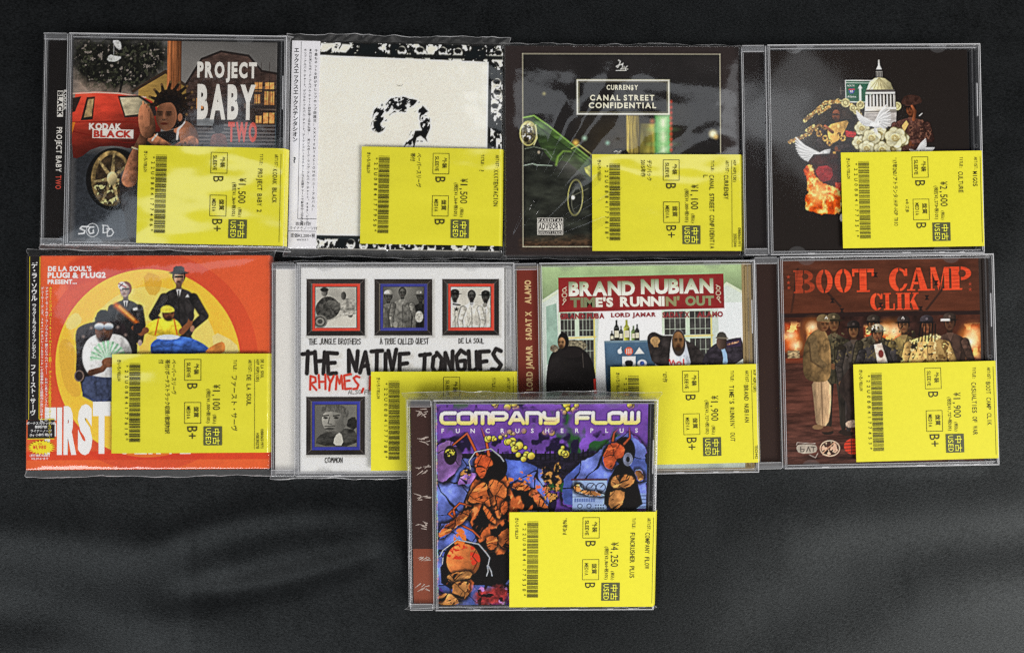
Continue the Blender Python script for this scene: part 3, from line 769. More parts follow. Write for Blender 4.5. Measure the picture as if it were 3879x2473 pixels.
def art_flowers():
    A = Art((230, 105, 1572, 1435), 330, (36, 31, 29), 4)
    # carved golden scrollwork and dark chairs on the left
    A.poly([(360, 715), (440, 660), (520, 600), (560, 540), (600, 470), (690, 430), (760, 430), (870, 470), (870, 800), (480, 800), (440, 740)], (44, 34, 28), smooth=1, tex=(.5, 40))
    for p in ([(465, 570), (540, 510), (600, 455), (690, 445)], [(360, 712), (420, 690), (500, 655)], [(480, 640), (520, 610), (560, 650)], [(690, 440), (780, 470), (840, 540)], [(560, 520), (630, 480)]):
        A.line(p, 24, (150, 112, 58), tex=(.7, 12, 12)); A.specks(A.mline(p, 30), (226, 194, 120), 11, .6)
    A.poly([(740, 303), (926, 305), (920, 455), (742, 452)], (226, 230, 220)); A.poly([(746, 309), (920, 311), (914, 449), (748, 446)], (40, 92, 70), tex=(.08, 90)); A.line([(745, 322), (922, 324)], 4, (210, 220, 210))
    A.poly([(826, 360), (842, 334), (858, 360)], (230, 232, 226)); A.line([(842, 350), (842, 442)], 16, (230, 232, 226)); A.ell(784, 376, 20, 19, (60, 76, 140)); A.line([(766, 366), (802, 366)], 8, (190, 60, 60))
    A.line([(710, 352), (710, 398)], 5, (90, 84, 78)); A.line([(704, 375), (738, 375)], 4, (90, 84, 78))
    for x, y, r in ((742, 455, 30), (842, 470, 28), (815, 510, 24), (1090, 480, 28), (790, 490, 22)):
        A.ell(x, y, r, r, (196, 184, 132), tex=(.3, 14)); A.ring(x, y, r * .6, r * .6, 4, (120, 108, 60))
    # domed tower
    A.poly([(868, 545), (878, 405), (1080, 405), (1085, 545)], (196, 188, 176), tex=(.12, 30), shade=(1, 0, .35)); A.poly([(885, 368), (905, 318), (940, 292), (972, 286), (1010, 294), (1048, 322), (1068, 372)], (206, 196, 150), smooth=0, shade=(1, .2, .4), tex=(.1, 20))
    for k in range(6): A.line([(972, 288), (905 + k * 28, 368)], 2.5, (140, 128, 88))
    A.rect(882, 368, 1074, 384, (90, 84, 80)); A.rect(878, 384, 1078, 398, (216, 210, 198))
    for k in range(8):
        x = 893 + k * 23; A.rect(x, 408, x + 11, 480, (60, 56, 54)); A.ell(x + 5.5, 408, 5.5, 8, (60, 56, 54)); A.rect(x + 12, 400, x + 19, 486, (222, 216, 206))
    A.rect(872, 486, 1084, 500, (226, 220, 210)); A.rect(870, 510, 1086, 520, (130, 124, 118)); A.poly([(860, 560), (872, 522), (1084, 522), (1080, 620), (880, 600)], (176, 170, 166), tex=(.15, 60, 10))
    A.rect(950, 246, 994, 284, (150, 146, 140)); [A.rect(952 + k * 11, 250, 957 + k * 11, 282, (50, 48, 46)) for k in range(4)]; A.poly([(952, 234), (992, 234), (978, 205), (976, 170), (968, 170), (966, 205)], (222, 218, 210))
    # two figures in dark and ochre coats
    sk = (132, 74, 46)
    A.poly([(540, 640), (600, 570), (830, 560), (850, 800), (600, 800)], (30, 25, 24), smooth=1, tex=(.4, 30)); A.person(682, 488, 640, sk, (44, 36, 36), None, None, (40, 26, 20), 1.5, look=-.7, light=-1, beard=True, arms='in'); A.poly([(625, 600), (690, 585), (768, 568), (735, 640), (700, 700), (640, 730), (612, 660)], (206, 160, 84), smooth=1, tex=(-.42, 30, 40), shade=(1, 0, .3)); A.poly([(735, 640), (812, 650), (806, 690), (740, 680)], (168, 44, 46), tex=(-.4, 30, 10)); A.ell(690, 610, 9, 12, (236, 206, 130)); A.line([(600, 610), (650, 650)], (18, 22), sk, shade=(0, 1, .4)); A.line([(655, 533), (708, 535)], 6, (26, 18, 16)); A.line([(500, 650), (560, 600), (620, 640)], 14, (110, 80, 44), tex=(.9, 9))
    for x, y in ((628, 720), (720, 690), (700, 670), (560, 660), (600, 690)): A.ell(x, y, 20, 22, (170, 124, 66), tex=(.8, 9)); A.ell(x, y, 7, 8, (40, 28, 20))
    A.rect(650, 780, 670, 830, (190, 140, 70)); A.person(1182, 455, 640, np.array(sk) * .95, (74, 48, 42), None, (62, 40, 34), w=1.6, look=-.4, arms='in'); A.poly([(1115, 455), (1145, 405), (1235, 405), (1270, 455), (1200, 475), (1130, 470)], (58, 38, 32), smooth=1, tex=(.3, 20)); A.poly([(1120, 610), (1150, 575), (1166, 600), (1130, 660)], (220, 180, 110)); A.specks(A.mell(1240, 650, 80, 80), (110, 74, 60), 12, .56); A.line([(1200, 570), (1212, 515), (1190, 480)], (22, 15), sk, shade=(1, 0, .4)); A.line([(1240, 545), (1258, 530)], 6, (220, 216, 210))
    # roses
    for x, y, r in ((850, 625, 48), (972, 660, 46), (830, 720, 46), (915, 690, 60), (880, 760, 52), (1060, 765, 50), (985, 770, 56), (1120, 700, 46), (1075, 690, 70)):
        A.ell(x, y, r * 1.1, r, (96, 88, 56), soft=4)
        for k in range(6):
            a = k * 1.05 + x * .01; A.ell(x + r * .45 * math.cos(a), y + r * .4 * math.sin(a), r * .62, r * .5, np.array((226, 220, 182)) * (.80 + .05 * (k % 4)), a, tex=(.1, 12), shade=(math.cos(a), math.sin(a), -.22))
            A.ring(x + r * .45 * math.cos(a), y + r * .4 * math.sin(a), r * .62, r * .5, 3, (164, 148, 96), a, .55)
        A.ell(x, y, r * .45, r * .4, (214, 202, 150), shade=(.3, 1, .3))
        for q, a in ((.36, .4), (.24, 2.6), (.12, 4.4)):
            u = np.linspace(a, a + 4.4, 8); A.line([(x + r * q * math.cos(v), y + r * q * .85 * math.sin(v)) for v in u], (6, 3), (150, 128, 70), a=.9)
    # white birds: fans of feathers
    def wing(x, y, a0, a1, L, n=13):
        for k in range(n):
            q = k / (n - 1); a = math.radians(a0 + (a1 - a0) * q); l_ = L * (1 - .55 * q); v = 236 - 34 * (k % 2) - 30 * q
            A.line([(x, y), (x + l_ * .6 * math.cos(a), y + l_ * .6 * math.sin(a)), (x + l_ * math.cos(a + .12), y + l_ * math.sin(a + .12))], (L * .16, L * .05), (v, v, v), soft=1.3)
    for x, y, s_, w1, w2, tl in ((940, 600, 1.0, (-66, 20, 150), (-150, -190, 150), (70, 110, 60)), (555, 800, 1.0, (-150, -215, 190), (-30, 30, 90), (95, 150, 84)), (1215, 790, .9, (-62, -20, 110), (-20, 10, 130), (-150, -120, 60))):
        wing(x - 6, y, *w2); wing(x, y, *w1); wing(x, y + 14, tl[0], tl[1], tl[2], 7); A.ell(x, y + 6, 34 * s_, 17 * s_, (232, 230, 228), .3, shade=(0, 1, .25)); A.ell(x + 26 * s_, y - 12, 13, 12, (238, 236, 234)); A.ell(x + 30 * s_, y - 14, 3, 3, (30, 26, 26))
    # fire
    A.poly([(480, 800), (640, 790), (700, 800), (700, 1130), (520, 1130), (500, 960)], (56, 24, 22), smooth=1, tex=(.5, 40)); A.poly([(520, 880), (640, 870), (650, 960), (560, 990)], (130, 34, 36), smooth=1, tex=(.3, 30)); A.rect(662, 985, 700, 1040, (170, 60, 40), tex=(.4, 20))
    m = A.mpoly([(460, 880), (500, 865), (520, 900), (530, 960), (600, 990), (660, 1020), (700, 1060), (700, 1180), (640, 1195), (560, 1195), (500, 1180), (450, 1170), (455, 1080), (485, 1020), (465, 940)], 2, 2, (16, 30, 30, 3))
    n = A.noise(42, 42, 4)[..., None]; f = np.where(n < .5, np.array([150, 38, 14]) + (np.array([226, 92, 24]) - np.array([150, 38, 14])) * n * 2, np.array([226, 92, 24]) + (np.array([255, 226, 130]) - np.array([226, 92, 24])) * np.clip((n - .5) * 4.5, 0, 1))
    A.put(m, f, (.25, 16)); A.ell(535, 1060, 30, 40, (255, 232, 150), soft=20, a=.8); A.ell(575, 1045, 20, 26, (255, 226, 140), soft=14, a=.7); A.ell(700, 1220, 12, 26, (200, 196, 190))
    return A


def art_suits():
    A = Art((60, 82, 1612, 1447), 330, (220, 82, 40), 5)
    A.put(np.ones(A.X.shape), A.grad((218, 92, 54), (222, 96, 48)), (.05, 300))
    A.poly([(300, 82), (760, 82), (740, 300), (460, 220), (300, 330)], (190, 60, 42), smooth=2, a=.6, soft=6); A.ell(840, 760, 700, 700, (198, 66, 44), a=.5)
    A.ell(835, 770, 592, 600, (240, 190, 62)); A.ell(850, 720, 430, 440, (226, 208, 112), a=.85); A.ell(820, 820, 300, 320, (240, 196, 84), a=.75)
    A.poly([(330, 470), (380, 440), (420, 500), (350, 560), (300, 540)], (226, 206, 110), smooth=1); A.poly([(1240, 560), (1400, 640), (1420, 720), (1260, 720)], (226, 206, 130), smooth=1); A.poly([(800, 180), (930, 220), (900, 340), (820, 330)], (206, 158, 50), smooth=1, a=.7); A.rect(60, 1330, 1612, 1385, (206, 52, 32), a=.6)
    A.poly([(250, 640), (330, 600), (400, 760), (420, 1000), (300, 960)], (206, 160, 60), smooth=2, a=.6)
    # two standing figures in black suits with patterned masks
    bk = (40, 37, 37)
    A.person(690, 250, 720, (196, 170, 160), bk, (34, 32, 33), None, (120, 40, 36), 1.1, tex=.3, arms='down', look=-.5)
    A.ell(665, 275, 25, 25, (206, 196, 196)); A.line([(645, 262), (690, 285)], 7, (150, 30, 34)); A.line([(650, 282), (670, 262)], 5, (30, 28, 30))
    A.person(1030, 165, 790, (190, 140, 110), bk, (34, 32, 33), None, w=1.12, tex=.25, arms='hips', light=1)
    for x, y, s in ((690, 398, 1), (1030, 326, 1.1)):
        A.poly([(x - 14 * s, y - 26), (x + 14 * s, y - 26), (x, y + 36 * s)], (232, 230, 226)); A.line([(x, y - 16), (x, y + 34 * s)], 8 * s, (24, 22, 22))
    A.poly([(735, 420), (762, 414), (768, 430), (740, 434)], (236, 236, 232)); A.poly([(1072, 350), (1086, 330), (1098, 350)], (236, 236, 232))
    A.ell(1030, 226, 30, 42, (176, 136, 112), shade=(1, 0, .4), tex=(.2, 14)); A.rect(1003, 212, 1058, 226, (22, 20, 22)); A.ell(1030, 250, 15, 6, (80, 46, 40)); A.ell(1030, 262, 20, 10, (60, 44, 38), a=.6); A.ell(1030, 194, 56, 11, (26, 23, 24)); A.poly([(992, 194), (996, 160), (1012, 150), (1048, 150), (1064, 160), (1068, 194)], (42, 38, 40), smooth=0, shade=(-1, 0, .4)); A.line([(994, 186), (1066, 186)], 8, (20, 18, 18))
    A.line([(672, 296), (708, 296)], 10, (22, 20, 22))
    A.line([(630, 400), (760, 510)], (30, 20), (228, 110, 30), soft=6); A.line([(650, 408), (740, 490)], 6, (255, 206, 110), soft=5)
    # dark buttoned armchair, seated figure in grey jacket with a fan of green paper
    A.poly([(365, 560), (420, 520), (520, 500), (640, 490), (700, 540), (720, 720), (720, 1000), (420, 1000), (400, 860), (370, 840), (380, 720)], (30, 24, 26), smooth=2, tex=(.4, 40), shade=(1, 1, .4)); A.ell(395, 850, 30, 36, (44, 34, 34)); A.ring(395, 850, 30, 36, 6, (130, 110, 100))
    for x, y in ((420, 600), (470, 545), (640, 540), (690, 590), (430, 690)): A.ell(x, y, 7, 7, (150, 130, 120), soft=4)
    A.poly([(410, 860), (520, 840), (700, 860), (700, 1010), (420, 1020)], (58, 66, 92), smooth=1, tex=(-.4, 40, 50)); A.poly([(410, 700), (440, 620), (510, 580), (600, 580), (690, 600), (740, 700), (720, 860), (470, 860), (420, 790)], (206, 204, 202), smooth=2, tex=(-.40, 50, 70), shade=(1, .4, .3)); A.poly([(520, 600), (575, 600), (560, 690)], (236, 236, 236)); A.line([(552, 628), (560, 690)], 12, (24, 24, 28))
    A.face(552, 560, 56, 76, (110, 70, 48), 0, True, -1); A.poly([(490, 500), (515, 430), (575, 428), (592, 480), (604, 500)], (22, 19, 20), smooth=1); A.rect(494, 478, 606, 506, (26, 22, 24)); A.ell(522, 536, 32, 22, (176, 186, 200), shade=(0, 1, .5)); A.ell(582, 536, 30, 22, (176, 186, 200), shade=(0, 1, .5))
    for k in range(22):
        a = math.radians(178 + k * 8.4); A.line([(578, 745), (578 + 108 * math.cos(a), 745 + 112 * math.sin(a))], (4, 16), (150, 196, 160) if k % 2 else (206, 226, 206), tex=(.2, 14))
    A.line([(470, 830), (540, 810), (590, 750)], (40, 30), (112, 72, 50), tex=(.2, 20), shade=(0, 1, .4)); A.ell(585, 765, 46, 32, (118, 76, 52), tex=(.25, 14))
    # reclining figure in yellow shirt, blue trousers and tan boot
    A.poly([(850, 700), (850, 640), (920, 600), (1080, 600), (1180, 640), (1240, 690), (1180, 712), (860, 714)], (54, 88, 160), smooth=2, tex=(-.4, 60, 40), shade=(0, 1, .35)); A.poly([(1200, 690), (1300, 630), (1330, 650), (1325, 712), (1210, 712)], (206, 130, 62), smooth=1, tex=(.2, 30))
    A.poly([(800, 560), (850, 500), (930, 480), (1020, 490), (1060, 560), (1040, 610), (930, 600), (860, 600)], (246, 214, 56), smooth=2, tex=(-.4, 50, 50), shade=(0, 1, .3)); A.line([(900, 490), (880, 590)], 8, (200, 90, 30)); A.line([(1000, 490), (1020, 590)], 8, (200, 90, 30)); A.poly([(880, 600), (960, 585), (1050, 600), (1010, 622), (900, 620)], (206, 212, 220), smooth=1)
    A.line([(820, 560), (790, 580), (740, 545)], (40, 26), (120, 70, 44)); A.line([(1050, 570), (1100, 520), (1110, 480)], (40, 28), (130, 78, 48)); A.ell(1110, 470, 20, 32, (38, 34, 36)); A.ell(768, 548, 30, 34, (34, 30, 32))
    A.face(962, 455, 38, 46, (124, 76, 48), .5, True, 1); A.poly([(912, 450), (915, 412), (960, 398), (1000, 420), (1004, 446)], (240, 214, 70), smooth=1, tex=(.15, 14))
    return A


def art_frames():
    A = Art((240, 95, 1548, 1400), 330, (238, 236, 231), 6)
    fr = [((278, 168, 652, 530), (206, 74, 58)), ((714, 169, 1084, 529), (66, 68, 138)), ((1149, 169, 1513, 529), (206, 74, 58)), ((278, 920, 653, 1289), (62, 66, 150))]
    for (x0, y0, x1, y1), c in fr:
        A.rect(x0 + 5, y0 + 8, x1 + 8, y1 + 8, (150, 148, 144), soft=8); A.rect(x0, y0, x1, y1, (52, 47, 45), tex=(.15, 90), shade=(.5, 1, .2)); A.frame_lines = None
        for q in (((x0 + 32, y0 + 32), (x1 - 32, y0 + 32)), ((x0 + 32, y1 - 34), (x1 - 32, y1 - 34)), ((x0 + 32, y0 + 32), (x0 + 32, y1 - 34)), ((x1 - 32, y0 + 32), (x1 - 32, y1 - 34))): A.line(q, 4, (128, 120, 114))
        for q in (((x0, y0), (x0 + 32, y0 + 32)), ((x1, y0), (x1 - 32, y0 + 32)), ((x0, y1), (x0 + 32, y1 - 34)), ((x1, y1), (x1 - 32, y1 - 34))): A.line(q, 3, (96, 90, 86))
        A.rect(x0 + 38, y0 + 30, x1 - 32, y1 - 30, c, tex=(.07, 60)); A.rect(x0 + 54, y0 + 48, x1 - 50, y1 - 50, (60, 55, 55))
    g = lambda v: (v * 1.02, v, v * .94)
    def win(x0, y0, x1, y1, draw, bg):
        S = A.im.copy(); A.rect(x0, y0, x1, y1, bg, tex=(.1, 90)); draw()
        m = A.mpoly([(x0, y0), (x1, y0), (x1, y1), (x0, y1)])[..., None]; A.im = S * (1 - m) + A.im * m
    def d1():
        A.poly([(335, 470), (600, 370), (600, 480), (335, 480)], g(210)); A.poly([(335, 330), (400, 270), (480, 300), (500, 380), (420, 440), (335, 400)], g(66), smooth=2, tex=(.5, 14)); A.ell(392, 250, 22, 30, g(110), shade=(1, 0, .4)); A.ell(392, 236, 26, 14, g(40)); A.line([(430, 330), (520, 350), (560, 400)], (50, 30), g(96), tex=(.4, 18))
        A.poly([(490, 300), (540, 290), (596, 300), (598, 390), (500, 390)], g(150), smooth=1, tex=(.35, 18)); A.ell(515, 275, 17, 26, g(80), shade=(1, 0, .4)); A.ell(365, 440, 46, 42, g(120)); [A.ell(365, 440, r, r * .9, g(v)) for r, v in ((36, 60), (28, 140), (16, 70))]; A.line([(500, 400), (590, 385)], 18, g(190), tex=(.3, 12))
    def d2():
        A.ell(900, 250, 120, 100, g(150), soft=60); A.person(803, 245, 500, g(90), g(86), g(50), g(190), w=1, tex=.4); A.person(1010, 245, 500, g(70), g(26), g(30), g(120), w=1, tex=.4); A.person(893, 222, 480, g(92), g(110), g(40), None, g(50), 1.15, tex=.3); A.ell(1000, 410, 26, 36, g(190), tex=(.3, 10)); A.ell(848, 460, 14, 20, g(150))
    def d3():
        for x, y, t in ((1230, 240, 205), (1428, 248, 205), (1338, 240, 214)): A.person(x, y, 500, g(80), g(t), g(60), g(30) if x != 1338 else None, g(34), 1.0, tex=.1, shade=.18, arms='down', beard=True)
        A.line([(1220, 330), (1262, 336)], 9, g(40)); A.poly([(1240, 348), (1246, 358), (1256, 358), (1248, 366), (1252, 376), (1240, 370), (1230, 376), (1233, 366), (1226, 358), (1236, 358)], g(40)); A.ell(1422, 336, 14, 14, g(140))
    def d4():
        A.put(np.ones(A.X.shape), A.grad(g(90), g(190), 1, -.3)); A.poly([(335, 1230), (350, 1170), (420, 1140), (520, 1120), (600, 1130), (600, 1240)], g(60), smooth=1, tex=(.5, 40, 20)); A.poly([(520, 1100), (560, 1050), (600, 1050), (600, 1140)], g(46), smooth=1, tex=(.4, 20)); A.poly([(460, 1170), (500, 1140), (520, 1230), (450, 1230)], g(196), smooth=1)
        A.poly([(385, 1020), (460, 1000), (540, 1010), (540, 1090), (500, 1150), (440, 1160), (400, 1130), (375, 1080)], g(128), smooth=2, shade=(1, .2, .35), tex=(.12, 40)); A.poly([(372, 1020), (375, 985), (420, 968), (500, 970), (548, 1000), (548, 1060), (470, 1010)], g(98), smooth=1, tex=(.3, 8, 20))
        for x in (402, 470): A.line([(x - 18, 1042), (x + 18, 1038)], 8, g(40)); A.ell(x, 1054, 14, 7, g(36))
        A.line([(428, 1050), (418, 1090), (440, 1096)], 6, g(84)); A.ell(428, 1124, 30, 9, g(70)); A.line([(398, 1108), (460, 1106)], 6, g(60)); A.ell(432, 1150, 26, 10, g(60), soft=5); A.ell(528, 1075, 14, 26, g(110))
    win(334, 220, 598, 480, d1, g(178)); win(770, 220, 1030, 480, d2, g(36)); win(1204, 220, 1458, 478, d3, g(206)); win(334, 972, 600, 1238, d4, g(140))
    k = (34, 32, 32)
    stroke_text(A, "THE JUNGLE BROTHERS", 295, 550, 625, 585, 5, k, seed=1); stroke_text(A, "A TRIBE CALLED QUEST", 750, 550, 1060, 585, 5, k, seed=2); stroke_text(A, "DE LA SOUL", 1255, 550, 1416, 580, 5, k, seed=3); stroke_text(A, "COMMON", 398, 1308, 510, 1338, 5, k, seed=4)
    stroke_text(A, "THE NATIVE TONGUES", 272, 650, 1545, 785, 34, (170, 166, 160), seed=9, soft=7, a=.5, jig=.3); stroke_text(A, "THE NATIVE TONGUES", 260, 635, 1528, 770, 27, (44, 40, 40), seed=9, jig=.3)
    stroke_text(A, "RHYMES, R", 312, 790, 735, 880, 20, (190, 170, 160), seed=7, soft=7, a=.5, jig=.3); stroke_text(A, "RHYMES, R", 305, 785, 728, 872, 15, (206, 72, 54), seed=7, jig=.3)
    stroke_text(A, "ALSO FEATURING", 546, 878, 830, 902, 4, (110, 106, 102), seed=8)
    return A


def art_room():
    A = Art((250, 75, 1602, 1412), 330, (196, 206, 196), 7)
    A.put(np.ones(A.X.shape), A.grad((206, 214, 204), (176, 186, 176)), (.06, 200))
    A.poly([(250, 75), (1605, 75), (1605, 260), (1500, 200), (1340, 330), (940, 345), (600, 335), (360, 230), (250, 300)], (146, 166, 122), tex=(.08, 120), shade=(0, 1, .18)); A.poly([(250, 300), (370, 230), (600, 330), (940, 345), (1340, 325), (1500, 195), (1605, 255), (1605, 275), (1500, 215), (1345, 345), (940, 365), (600, 352), (370, 250), (250, 320)], (206, 214, 188))
    A.poly([(640, 360), (1060, 360), (1060, 800), (600, 920)], (232, 232, 232), soft=3); A.rect(1440, 330, 1605, 700, (224, 228, 228))
    for x0, x1, y0, y1 in ((360, 610, 372, 800), (1060, 1400, 372, 800)):
        A.rect(x0, y0, x1, y1, (196, 212, 188), tex=(.06, 60)); n = 2; w = (x1 - x0) / n
        for i in range(n):
            for (a, b) in ((y0 + 12, y0 + 165), (y0 + 190, y1)):
                X0, X1 = x0 + i * w + 16, x0 + (i + 1) * w - 14; A.rect(X0, a, X1, b, (62, 60, 58), tex=(.3, 40))
                for f in (.25, .5, .75): A.line([(X0 + (X1 - X0) * f, a), (X0 + (X1 - X0) * f, b)], 3.5, (168, 176, 160))
                A.line([(X0, a + (b - a) * .3), (X1, a + (b - a) * .3)], 3.5, (168, 176, 160)); A.line([(X0, a + (b - a) * .75), (X1, a + (b - a) * .75)], 3, (168, 176, 160))
        A.line([(x0, y0 + 178), (x1, y0 + 172)], 10, (212, 196, 120)); A.line([(x1 - 8, y0 + 40), (x1 - 8, y1)], 9, (206, 190, 110))
    A.poly([(280, 340), (350, 320), (360, 700), (280, 720)], (150, 176, 160), tex=(.1, 40))
    # left figure in a long black coat with fur collar
    A.poly([(270, 915), (275, 780), (300, 650), (360, 610), (470, 600), (560, 640), (605, 760), (610, 915)], (32, 29, 29), smooth=2, tex=(.2, 60), shade=(1, 0, .2)); A.rect(272, 840, 610, 925, (30, 27, 27)); A.ell(455, 600, 95, 40, (120, 112, 92), tex=(.5, 12)); A.ell(330, 615, 28, 24, (110, 100, 84), tex=(.5, 12)); A.ell(450, 640, 80, 40, (34, 30, 30)); A.ell(392, 570, 38, 58, (28, 25, 26)); A.face(380, 580, 25, 36, (156, 116, 80), -.3, True, 1); A.line([(520, 650), (525, 740)], 5, (70, 64, 60)); A.poly([(590, 820), (606, 815), (612, 915), (595, 915)], (200, 60, 50))
    # blue cabinet with stickers and bottles
    A.poly([(668, 572), (1005, 570), (1008, 760), (720, 760), (720, 930), (676, 930)], (62, 84, 104), tex=(.1, 90), shade=(0, 1, .25)); A.poly([(668, 572), (1005, 570), (1005, 582), (668, 584)], (110, 132, 144))
    for x, h, w, c in ((752, 135, 18, (36, 38, 34)), (782, 95, 14, (40, 42, 36)), (820, 135, 20, (150, 152, 60)), (865, 95, 15, (90, 110, 60)), (890, 105, 15, (36, 36, 34)), (720, 65, 13, (44, 46, 40))):
        A.rect(x - w, 570 - h * .62, x + w, 570, c, shade=(1, 0, .4)); A.poly([(x - w, 570 - h * .62), (x - w * .35, 570 - h * .78), (x - w * .35, 570 - h), (x + w * .35, 570 - h), (x + w * .35, 570 - h * .78), (x + w, 570 - h * .62)], c); A.rect(x - w * .8, 570 - h * .48, x + w * .8, 570 - h * .15, (206, 200, 176))
    A.ell(772, 640, 16, 17, (222, 226, 226)); A.ell(778, 618, 4, 7, (222, 226, 226), .5); A.ell(789, 636, 6, 7, (62, 84, 104)); A.ell(832, 640, 28, 27, (198, 92, 62)); [A.line([(x, 626), (x, 654)], 5, (236, 220, 210)) for x in (818, 832, 846)]; A.poly([(870, 660), (902, 615), (936, 658)], (220, 214, 206)); A.rect(786, 674, 876, 742, (214, 214, 212)); A.poly([(802, 700), (860, 700), (856, 742), (808, 742)], (34, 32, 34), smooth=1); A.ell(920, 722, 32, 26, (206, 206, 210)); A.ell(920, 720, 15, 14, (80, 110, 190), tex=(.6, 8))
    # right figures: black jacket and white hood, dark coat with woollen hat
    A.poly([(1000, 760), (960, 610), (955, 540), (1000, 510), (1060, 545), (1110, 540), (1200, 560), (1330, 640), (1360, 760)], (46, 41, 40), smooth=2, tex=(-.4, 60, 50)); A.ell(1010, 575, 32, 28, (170, 136, 92), tex=(.2, 14)); [A.line([(990 + k * 14, 585), (1006 + k * 10, 612)], 9, (160, 126, 84)) for k in range(3)]
    A.poly([(1100, 760), (1105, 680), (1120, 560), (1150, 500), (1195, 505), (1215, 580), (1235, 660), (1255, 760)], (222, 228, 240), smooth=2, tex=(-.4, 40, 70), shade=(1, 0, .2)); A.ell(1168, 590, 46, 88, (60, 52, 48)); A.face(1165, 580, 38, 62, (134, 96, 62), .1, True, 1)
    A.line([(1105, 700), (1116, 735), (1130, 705), (1142, 735)], 9, (200, 40, 40)); A.ring(1168, 728, 18, 16, 8, (200, 40, 40)); A.line([(1200, 700), (1200, 740)], 9, (200, 40, 40))
    A.poly([(1310, 745), (1360, 640), (1430, 590), (1540, 565), (1605, 560), (1605, 745)], (48, 43, 50), smooth=1, tex=(-.4, 50, 40)); A.poly([(1440, 600), (1490, 640), (1500, 745), (1460, 745), (1470, 680)], (150, 180, 216), smooth=1); A.ell(1460, 590, 36, 48, (74, 58, 50), shade=(1, 0, .4)); A.poly([(1422, 570), (1435, 525), (1480, 522), (1502, 570)], (66, 62, 56), smooth=1); A.line([(1424, 560), (1500, 566)], 10, (110, 100, 84)); A.poly([(1490, 590), (1590, 565), (1590, 620), (1495, 625)], (56, 44, 64)); A.line([(1502, 606), (1570, 590)], 12, (150, 110, 90), tex=(.8, 9))
    # banner
    A.poly([(365, 153), (1480, 141), (1482, 367), (366, 379)], (134, 40, 40), tex=(.06, 60)); c = (206, 206, 176)
    for sx, x in ((1, 405), (-1, 1443)):
        for y, r in ((235, 13), (268, 16), (300, 10)): A.ring(x, y, r * 1.1, r, 4, c)
        A.line([(x, 222), (x + sx * 14, 215)], 4, c); A.line([(x, 310), (x - sx * 14, 330)], 4, c)
    return A


def stencil(A, ch, x0, y0, x1, y1):
    P = lambda u, v: (x0 + u * (x1 - x0), y0 + v * (y1 - y0))
    R = lambda a, b, c, d: A.mpoly([P(a, b), P(c, b), P(c, d), P(a, d)])
    G = lambda *p: A.mpoly([P(*q) for q in p])
    def E(u, v, a, b):
        x, y = P(u, v); return A.mell(x, y, a * (x1 - x0), b * (y1 - y0))
    U = (A.X - x0) / (x1 - x0)
    if ch == 'B': m = np.maximum.reduce([R(.08, 0, .46, 1), E(.5, .26, .42, .26) * (U > .42), E(.5, .73, .5, .27) * (U > .42), R(0, 0, .3, .07), R(0, .93, .3, 1)]) - E(.56, .27, .15, .13) - E(.58, .73, .19, .15) - R(.45, 0, .51, 1)
    elif ch == 'O': m = E(.5, .5, .5, .51) - E(.5, .5, .19, .37) - R(.45, 0, .55, .18) - R(.45, .82, .55, 1)
    elif ch == 'T': m = np.maximum.reduce([R(0, 0, .3, .15), R(.7, 0, 1, .15), R(.34, 0, .66, 1), R(0, 0, .1, .32), R(.9, 0, 1, .32), R(.2, .93, .8, 1)])
    elif ch == 'C': m = np.maximum.reduce([E(.5, .5, .5, .51) - E(.58, .5, .24, .39) - R(.66, .34, 1.1, .68), R(.86, .03, .97, .34)]) - R(.5, 0, .56, .2) - R(.5, .8, .56, 1)
    elif ch == 'A': m = np.maximum.reduce([G((.42, 0), (.62, 0), (.94, 1), (.6, 1)), G((.4, .06), (.46, .18), (.24, .95), (.12, .95)), R(.3, .62, .52, .72), R(0, .93, .36, 1), R(.5, .93, 1, 1)])
    elif ch == 'M': m = np.maximum.reduce([R(.07, .05, .15, .95), G((.05, 0), (.3, 0), (.52, .72), (.44, .98)), G((.56, .66), (.72, 0), (.78, 0), (.52, .98)), R(.72, 0, .95, 1), R(0, .93, .26, 1), R(.64, .93, 1, 1)])
    elif ch == 'P': m = np.maximum.reduce([R(.08, 0, .44, 1), E(.5, .29, .48, .29) * (U > .42), R(0, 0, .3, .07), R(0, .93, .56, 1)]) - E(.57, .29, .17, .16) - R(.45, 0, .51, .6)
    elif ch == 'L': m = np.maximum.reduce([R(.15, 0, .5, 1), R(0, 0, .65, .07), R(0, .92, 1, 1), R(.86, .62, 1, 1)])
    elif ch == 'I': m = np.maximum.reduce([R(.2, 0, .8, 1), R(0, 0, 1, .07), R(0, .93, 1, 1)])
    else: m = np.maximum.reduce([R(.08, 0, .4, 1), R(0, 0, .48, .07), R(0, .93, .48, 1), G((.42, .6), (.74, .02), (.92, .02), (.54, .6)), G((.5, .52), (.7, .36), (1, 1), (.64, 1)), R(.62, 0, 1, .07)])
    return np.clip(m, 0, 1)


